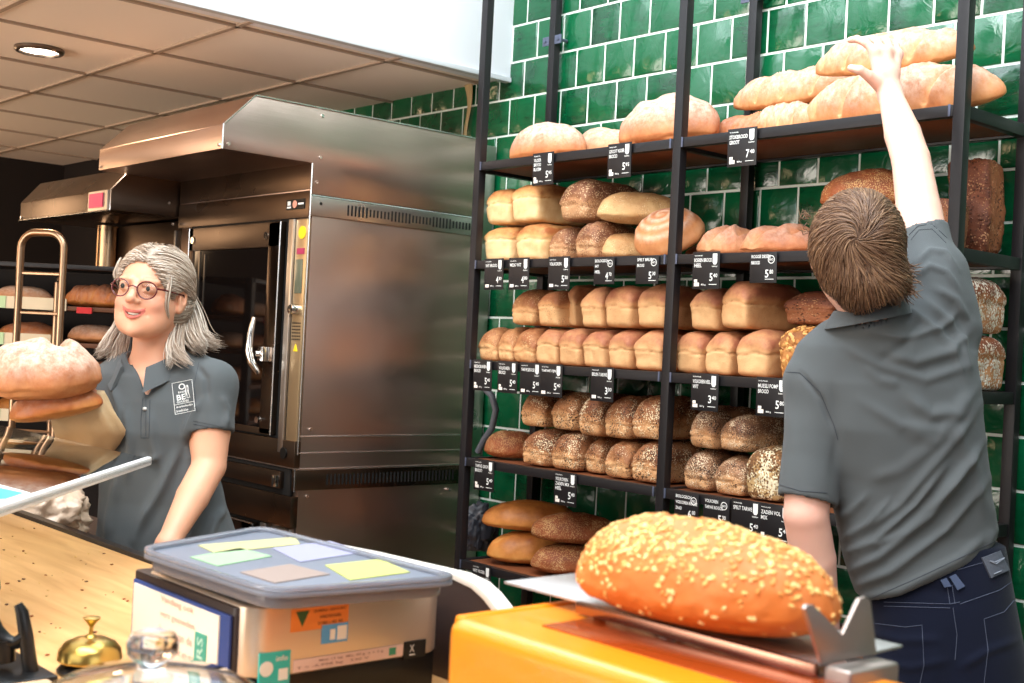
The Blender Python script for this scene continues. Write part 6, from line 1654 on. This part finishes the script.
def slicer():
    e = empty('bread_slicer', (-.75, .85, CT), 'bright orange bread machine with glossy rounded housing beneath the big loaf', 'machine')
    m, N, L, P = newmat('orange gloss'); P.inputs['Base Color'].default_value = lin((250, 146, 16)); P.inputs['Roughness'].default_value = .30; P.inputs['Coat Weight'].default_value = .5; P.inputs['Coat Roughness'].default_value = .08
    x0, x1, y0, y1, zt = -.885, -.15, .725, .909, 1.30
    MB().box((x0, y0, CT+.004), (x1, y1, zt)).build('housing', m, e, bevel=.016, seg=4, local=True)
    MB().box((x0-.004, y0+.012, CT+.006), (x0+.010, y1+.002, zt+.001)).build('end_plate', simple('darker orange', (246, 140, 14), .3), e, bevel=.005, seg=3, local=True)
    slot = MB().box((x0+.07, y0+.055, zt-.002), (x1-.03, y0+.135, zt+.0015)).build('slot_recess', simple('brown red recess', (150, 62, 22), .12), e, bevel=.001, local=True)
    MB().lathe([(.006, 0), (.006, .006), (.004, .008), (0, .008)], (x0+.07, y0+.13, zt), 16).build('rubber_stop', simple('brown rubber', (90, 46, 26), .5), e, local=True)
    # steel carriage: flat plate along X, folded lip, notched end plate
    st_ = steel('satin carriage steel', rgb=(204, 200, 200), rough=.45)
    pl = MB().box((-.945, .848, zt+.0100), (-.566, .972, zt+.0125)).build('carriage_plate', st_, e, bevel=.0008, local=True)
    MB().box((x0+.05, .842, zt+.002), (-.566, .849, zt+.0125)).build('carriage_lip', simple('copper reflecting strip', (170, 130, 112), .2, 1), e, bevel=.0008, local=True)
    for x in (x0+.12, -.62): MB().tube([(x, y0+.17, zt), (x, y0+.17, zt+.0105)], .008, 10).build('support_pin', M['chrome'], e, local=True)
    return e
SL = slicer()
def end_bracket():
    q = [(800, 658), (863, 652)]
    X = -.566
    P = lambda x, y: atX(x, y, X)[1:]
    poly = [P(818, 663), P(801, 608), P(804, 604), P(810, 604), P(839, 634), P(856, 598), P(862, 596), P(867, 600), P(873, 650), P(873, 654)]
    st_ = steel('satin bracket steel', rgb=(184, 172, 166), rough=.5)
    MB().prism([tuple(p) for p in poly], 0, X, X+.0035).build('notched_end_plate', st_, SL, bevel=.0006, local=True)
    a, b_ = P(820, 664), P(870, 655)
    MB().prism([(a[0], a[1]), (b_[0], b_[1]), (b_[0], b_[1]-.09), (a[0], a[1]-.09)], 0, X+.003, X+.028).build('bracket_foot', st_, SL, bevel=.004, seg=3, local=True)
end_bracket()

def big_loaf():
    me = oval_mesh(.335, .165, .128, seed=151, wob=.7, flat=.5, taper=.80, res=(56, 34, 26))
    lo = atY(716, 600, .875)
    o = bread(me, B['big'], (-.708, .872, 1.3130), .10, 'big orange brown seeded loaf lying on the steel plate in the foreground', None, 'seeded_loaf', (.79, .82, .72), ry=.0)
    me = o.data; r = random.Random(8); b = MB(); polys = [p for p in me.polygons if p.center.z > .018]; W_ = []
    for p in polys:
        c = p.center; nn = noise.noise(Vector(c)*24)
        W_.append(p.area*max(.02, (sstep(-.012, .05, c.z-.055)*.8+.12)*(1+1.6*nn)))
    for p in r.choices(polys, W_, k=1250):
        n = p.normal; vs = [me.vertices[i].co for i in p.vertices]; u, v = r.random(), r.random()
        c = vs[0].lerp(vs[1], u).lerp(vs[3].lerp(vs[2], u), v)
        t = n.cross(Vector((r.uniform(-1, 1), r.uniform(-1, 1), r.uniform(-1, 1)))).normalized(); s = n.cross(t); k = r.uniform(.75, 1.25)
        a, bb, cc = .0038*k, .0024*k, .0015*k
        b.mat(r.randrange(3)); b.T = Matrix(((t[0]*a, s[0]*bb, n[0]*cc, c[0]), (t[1]*a, s[1]*bb, n[1]*cc, c[1]), (t[2]*a, s[2]*bb, n[2]*cc, c[2]), (0, 0, 0, 1)))
        b.ball((0, 0, .35), 1, 4)
    b.T = None
    s = b.build('seed_topping', [simple('golden seed', (242, 190, 112), .5), simple('tan seed', (226, 154, 80), .5), simple('pale seed', (246, 208, 140), .5)], o); s['kind'] = 'stuff'
big_loaf()

def call_bell():
    c = atZ(89, 672, CT); e = empty('call_bell', (c[0], c[1], CT), 'brass call bell on the wooden counter', 'bell')
    br = simple('polished brass', (190, 158, 84), .28, 1)
    MB().lathe([(.037, 0), (.039, .004), (.034, .010), (.020, .014), (0, .015)], n=32).build('base', M['black'], e)
    MB().lathe([(.0385, .016), (.0395, .018), (.0375, .029), (.031, .037), (.020, .042), (.010, .0435), (0, .044), (0, .042), (.020, .040), (.035, .027), (.0375, .016)], n=40).build('dome', br, e)
    MB().lathe([(.008, .043), (.006, .046), (.003, .048), (.0025, .058), (0, .058)], n=16).build('stem', br, e)
    MB().lathe([(.002, .056), (.006, .062), (.010, .066), (.011, .068), (.006, .0695), (0, .070)], n=20).build('push_button', br, e)
call_bell()

def cake_dome():
    c = atD(150, 700, 1.08); zt = atD(150, 668, 1.08)[2]
    e = empty('glass_dome', (c[0], c[1], CT+.0006), 'clear glass dome cover with round knob nearest the camera', 'cover')
    gl = simple('clear glass', (250, 252, 255), .01, trans=1, ior=1.48)
    H = zt-CT
    R_ = .124; pr = [(R_, .004), (R_+.001, H-.085), (R_-.003, H-.062), (R_-.012, H-.042), (R_-.028, H-.024), (R_-.052, H-.010), (.030, H-.002), (.012, H+.001), (0, H+.0015)]
    inn = [(0, H-.002), (.012, H-.0025), (.030, H-.0055), (R_-.053, H-.0135), (R_-.030, H-.027), (R_-.015, H-.044), (R_-.0062, H-.063), (R_-.0028, H-.085), (R_-.0035, .004)]
    MB().lathe(pr+inn, n=56, closed=True).build('dome', gl, e, smooth=80)
    MB().lathe([(0, H+.0005), (.012, H+.001), (.014, H+.005), (.0215, H+.012), (.0225, H+.021), (.019, H+.029), (.010, H+.0325), (0, H+.033)], n=40).build('knob', gl, e, smooth=80)
    MB().lathe([(0, 0), (R_+.012, 0), (R_+.016, .006), (R_+.014, .008), (R_+.004, .0035), (0, .0035)], n=48).build('plate', simple('white plate', (232, 232, 230), .2), e)
cake_dome()
def wooden_block():
    c = atZ(44, 690, CT+.03); b = MB().box((-.03, -.03, 0), (.035, .035, .034)).build('wooden_block', simple('pale wood block', (206, 172, 138), .55, var=.05, bump=.05), loc=(c[0]+.0, c[1]-.02, CT), bevel=.003)
    tag(b, 'pale wooden block in the bottom left corner beside the bell', 'block')
wooden_block()
def tape_dispenser():
    c = atZ(12, 676, CT); e = empty('tape_dispenser', (c[0]-.0, c[1], CT+.0006), 'black desk stand with upright rounded prong at the bottom left edge', 'stand')
    D = 1.50
    P = lambda x, y, D=1.50: tuple(atD(x, y, D))
    b = MB(); 
    b.prism([(-.10, -.045), (.07, -.045), (.07, .03), (-.10, .03)], 2, 0, .012)
    b.build('base', M['black'], e, bevel=.004)
    MB().tube([P(33, 681), P(29, 660), P(26, 635), P(22, 612), P(18, 604)], [.009, .009, .0085, .0075, .005], 12).build('prong', M['black'], e, local=True)
    MB().tube([P(26, 636), P(16, 643), P(6, 642), P(-6, 632), P(-14, 610)], [.008, .008, .010, .012, .010], 12).build('hook', M['black'], e, local=True)
    MB().tube([P(4, 640), P(4, 650), P(5, 662)], [.012, .013, .012], 14).build('arm', M['black'], e, local=True)
tape_dispenser()
def tablet():
    q = [atD(-10, 556, 1.75), atD(6, 562, 1.75), atD(2, 584, 1.72), atD(-12, 590, 1.72)]
    c = atD(-6, 575, 1.74)
    o = MB().box((-.05, -.006, -.03), (.012, .006, .02)).build('card_reader', M['black'], loc=(c[0]-.02, c[1], c[2]), rot=(.4, 0, .75), bevel=.004)
    return tag(o, 'small black card reader at the left edge above the counter', 'terminal')
tablet()
# ------------------------------------------------------------------ glass shelf over the counter
def glass_shelf():
    z = 1.30
    A = atZ(152, 461, z); Bp = atZ(0, 512, z); Cp = atZ(0, 427, z)
    dirf = (Bp-A)/np.linalg.norm(Bp-A); Bx = A+dirf*1.05
    e = empty('glass_shelf', (A[0]-.5, A[1]-.1, CT), 'clear glass shelf with thick white front edge above the counter, left side', 'shelf')
    gl = simple('shelf glass', (235, 240, 236), .02, trans=1, ior=1.46)
    poly = [(A[0], A[1]), (A[0]-1.5, A[1]+.005), (A[0]-1.5, Bx[1]), (Bx[0], Bx[1])]
    MB().prism(poly, 2, z-.004, z+.004).build('glass_pane', gl, e, bevel=.001, local=True)
    n = np.array([-dirf[1], dirf[0], 0]); n = n if n@np.array([1, -1, 0]) > 0 else -n
    b = MB(); vs = []
    for p in (A, Bx):
        for s, dz in ((0, -.008), (0, .008), (.012, .008), (.012, -.008)): q = p+n*s; vs.append((q[0], q[1], z+dz))
    b.add(vs, [(0, 1, 2, 3), (4, 7, 6, 5), (0, 4, 5, 1), (1, 5, 6, 2), (2, 6, 7, 3), (3, 7, 4, 0)]); b.build('edge_profile', simple('white edge profile', (244, 243, 244), .6), e, bevel=.003, local=True)
    for p in ((A[0]-1.2, A[1]-.06), (A[0]-1.2, A[1]-.55)): MB().tube([(p[0], p[1], CT+.0005), (p[0], p[1], z-.004)], .012, 14).build('support_post', M['steel'], e, local=True)
    # strip of paper left on the back edge of the glass
    # card lying on the glass
    pz = z+.0045
    pts = [atZ(-40, 480, pz), atZ(0, 485, pz), atZ(30, 493, pz), atZ(0, 505, pz), atZ(-40, 520, pz)]
    o = MB().prism([(p[0], p[1]) for p in pts], 2, pz, pz+.0006).build('info_card', simple('white card', (240, 240, 236), .5)); tag(o, 'white and teal card lying on the glass shelf at the left edge', 'card')
    pz += .0006
    pts = [atZ(-40, 484, pz), atZ(0, 488, pz), atZ(24, 493, pz), atZ(6, 499, pz), atZ(-40, 500, pz)]
    MB().prism([(p[0], p[1]) for p in pts], 2, pz, pz+.0005).build('teal_print', M['teal'], o)
glass_shelf()

# ================================================================== BAKERY BEHIND THE WOMAN
def bag_on_bench():
    """crumpled clear bag of rolls behind the counter"""
    c = atD(35, 512, 3.25)
    bn = empty('work_bench', (c[0], c[1], 0), 'low dark bench behind the counter at the left edge', 'bench')
    MB().box((-.55, -.12, c[2]-.10), (.12, .30, c[2]-.07)).build('bench_top', simple('dark bench top', (60, 44, 36), .5), bn, bevel=.004)
    for x in (-.52, .09):
        for y in (-.09, .27): MB().box((x-.02, y-.02, 0), (x+.02, y+.02, c[2]-.10)).build('leg', M['frame'], bn)
    P, fs = cube_grid((30, 26, 20)); q = P.copy(); x, y, z = q.T
    S_ = np.stack([x*np.sqrt(1-y*y/2-z*z/2+y*y*z*z/3), y*np.sqrt(1-z*z/2-x*x/2+z*z*x*x/3), z*np.sqrt(1-x*x/2-y*y/2+x*x*y*y/3)], 1)
    n = vnoise(S_, 1.6, 3, 2); n2 = np.abs(vnoise(S_, 4.5, 9, 3)); S_ = S_*(1+.22*n+.16*n2)[:, None]
    S_ = S_*np.array([.15, .12, .085]); S_[:, 2] = np.maximum(S_[:, 2], -.07)
    me = raw_mesh('bread_bag', S_, fs); o = link('bread_bag', me, simple('crinkled pale bag', (226, 196, 170), .3, bump=.6, bscale=26, coat=.4), None, (c[0], c[1], c[2]+.001))
    tag(o, 'crumpled pale plastic bag of rolls behind the wooden counter', 'bag')
bag_on_bench()

def trolley():
    D = 3.95; a = atD(21, 250, D); b = atD(64, 250, D-.03); zt = atD(42, 233, D)[2]
    e = empty('rack_trolley', ((a[0]+b[0])/2, (a[1]+b[1])/2, 0), 'steel bakery rack trolley with rounded top hoop, left behind the woman', 'trolley')
    m = simple('worn warm steel', (150, 122, 98), .32, 1)
    A = Vector((a[0], a[1], 0)); Bv = Vector((b[0], b[1], 0)); d = (Bv-A).normalized(); back = Vector((-d.y, d.x, 0)); back = Vector((a[0], a[1], 0)).normalized()
    def hoop(off):
        p = []; r = .05; z1 = zt
        A2, B2 = A+back*off, Bv+back*off
        p.append(A2+Vector((0, 0, .12))); p.append(A2+Vector((0, 0, z1-r)))
        for k in range(1, 7): t = math.pi/2*k/6; p.append(A2+d*(r-r*math.cos(t))+Vector((0, 0, z1-r+r*math.sin(t))))
        for k in range(0, 7): t = math.pi/2*k/6; p.append(B2-d*(r-r*math.sin(t))+Vector((0, 0, z1-r+r*math.cos(t))))
        p.append(B2+Vector((0, 0, .12))); return p
    MB().tube(hoop(0), .0115, 12).build('hoop', m, e, local=True)
    for s in (A, Bv): MB().tube([s+back*.48+Vector((0, 0, .12)), s+back*.48+Vector((0, 0, zt-.14))], .0115, 12).build('rear_upright', m, e, local=True)
    for z in [zt-.13-.125*k for k in range(11)]:
        for s in (A, Bv): MB().tube([s+Vector((0, 0, z)), s+back*.48+Vector((0, 0, z))], .006, 6).build('runner', m, e, local=True)
        MB().tube([A+Vector((0, 0, z)), Bv+Vector((0, 0, z))], .005, 6).build('front_rail', m, e, local=True)
    for s in (A, Bv):
        for o in (0, .48):
            q = s+back*o; w = MB(); w.tube([q+Vector((-.015, 0, .06)), q+Vector((.015, 0, .06))], .058, 20); w.build('castor', M['black'], e, bevel=.003, local=True)
trolley()

def back_shelves():
    X = -6.15
    # three open shelves with bread behind the trolley, seen at the left edge
    D = 4.6
    zs = [atD(0, y, D)[2] for y in (262, 303, 339, 376, 414, 454)]
    c = atD(45, 330, D+.05)
    e = empty('bread_shelf', (c[0], c[1], 0), 'dark open shelving with pale shelf strips behind the trolley', 'shelf')
    d = Vector((cR0[0], cR0[1], 0)); dp = Vector((cF[0], cF[1], 0)).normalized(); C0 = Vector((c[0], c[1], 0))
    T_ = Matrix(((d.x, dp.x, 0, c[0]), (d.y, dp.y, 0, c[1]), (0, 0, 1, 0), (0, 0, 0, 1)))
    brown = simple('brown shelf board', (96, 56, 32), .6); strip = simple('pale price strip', (206, 190, 160), .5); gs = simple('pale green label', (170, 196, 150), .5)
    L0, L1 = -.75, .34
    for k, z in enumerate(zs):
        b = MB(); b.T = T_; b.box((L0, -.12, z-.016), (L1, .17, z)); s = b.build('shelf_board', brown if k else M['frame'], e, bevel=.002, local=True)
        if k:
            for (u0, u1, mt, nm) in ((L0, .17-.05*k, strip, 'price_strip'), (-.28, -.10, gs, 'green_label')):
                q = MB(); q.T = T_; o_ = .003 if mt is gs else 0; q.box((u0, -.128-o_, z-.018), (u1, -.121-o_, z+.026)); q.build(nm, mt, s, local=True)
        if k == 1: q = MB(); q.T = T_; q.box((.16, -.131, z-.024), (.215, -.123, z-.002)); q.build('red_label', M['red'], s, local=True)
    for u in (L0, L1):
        for v in (-.1, .16): b = MB(); b.T = T_; b.box((u-.02, v-.015, 0), (u+.02, v+.015, zs[0])); b.build('upright', M['frame'], e, local=True)
    for sp in ('rear_panel',): b = MB(); b.T = T_; b.box((L0, .175, .3), (L1, .185, zs[0]+.0)); b.build('rear_panel', M['dark_wall'], e, local=True)
    r = random.Random(6); kinds = [(OV[0], 'golden'), (ov5[1], 'stick_brown'), (OV[1], 'flour_light'), (OV[2], 'golden')]
    rows = ['uppermost', 'second', 'third', 'fourth', 'lowest']
    pos = ['at its left end', 'left of its middle', 'right of its middle', 'at its right end']
    for k, z in enumerate(zs[1:]):
        for j in range(4):
            me, mt = kinds[(j+k*3) % 4]; u = L0+.14+j*.265+r.uniform(-.02, .02)
            if k == 0 and j == 3: me, mt = st[0], 'stick_brown'
            w = T_ @ Vector((u, .03, z+.0005))
            bread(me, B[mt], w, math.atan2(d.y, d.x)+(r.uniform(-.3, .3) if me is not st[0] else 0), 'loaf on the %s stocked board of the dark shelving, %s' % (rows[k], pos[j]), 'loaves on the dark shelving', 'hearth_loaf', (.8, .9, .68) if me is not st[0] else (.45, 1, .9))
back_shelves()

# dark hose, folded cloth and hanging cord at the left end of the rack; loose wall wrap at the ceiling corner
def extras():
    X = -3.33; g = simple('grey ribbed hose', (96, 98, 106), .5)
    p = lambda x, y, Y=2.88: tuple(atY(x, y, Y))
    o = MB().tube([p(474, 386), p(484, 388), p(492, 396), p(496, 410), p(492, 428), p(484, 440), p(478, 452)], .012, 12).build('ribbed_hose', g); tag(o, 'grey ribbed hose hanging behind the left post of the rack', 'hose')
    P, fs = cube_grid((14, 14, 14)); n = vnoise(P, 1.3, 5, 3); n2 = vnoise(P, 3.5, 6, 2); nr = np.linalg.norm(P, axis=1)
    Q = P/nr[:, None]*(1+.3*n+.15*n2)[:, None]*np.array([.055, .06, .085]); Q[:, 2] = np.maximum(Q[:, 2], -.075)
    c = atY(479, 545, 2.88); o = link('folded_bag', raw_mesh('folded_bag', Q, fs), simple('dark grey plastic', (58, 60, 68), .3), None, (c[0]+.0, c[1], ZB[4]+.0755)); tag(o, 'crumpled dark grey plastic bag left of the golden ovals on the lowest shelf', 'bag')
    a = atY(463, 84, 3.045); b = MB(); K = 10; vs = []
    for j in range(15):
        t = j/14; q = atY(468+2*math.sin(t*5)-t*1, 82+t*58, 3.05); w = .022*(1-.75*math.sin(min(1, t*1.6)*math.pi/2))+.004
        for k in range(K): an = 2*math.pi*k/K; vs.append((q[0]+math.cos(an)*w, q[1]+math.sin(an)*w*.35, q[2]))
    b.add(vs, [(j*K+k, j*K+(k+1) % K, (j+1)*K+(k+1) % K, (j+1)*K+k) for j in range(14) for k in range(K)]+[tuple(range(K))[::-1], tuple(range(14*K, 15*K))])
    o = b.build('cloth_strip', simple('tan cloth', (176, 152, 110), .9), smooth=60); tag(o, 'tan twisted cloth strip hanging from the ceiling edge down the green tiles', 'cloth')
extras()
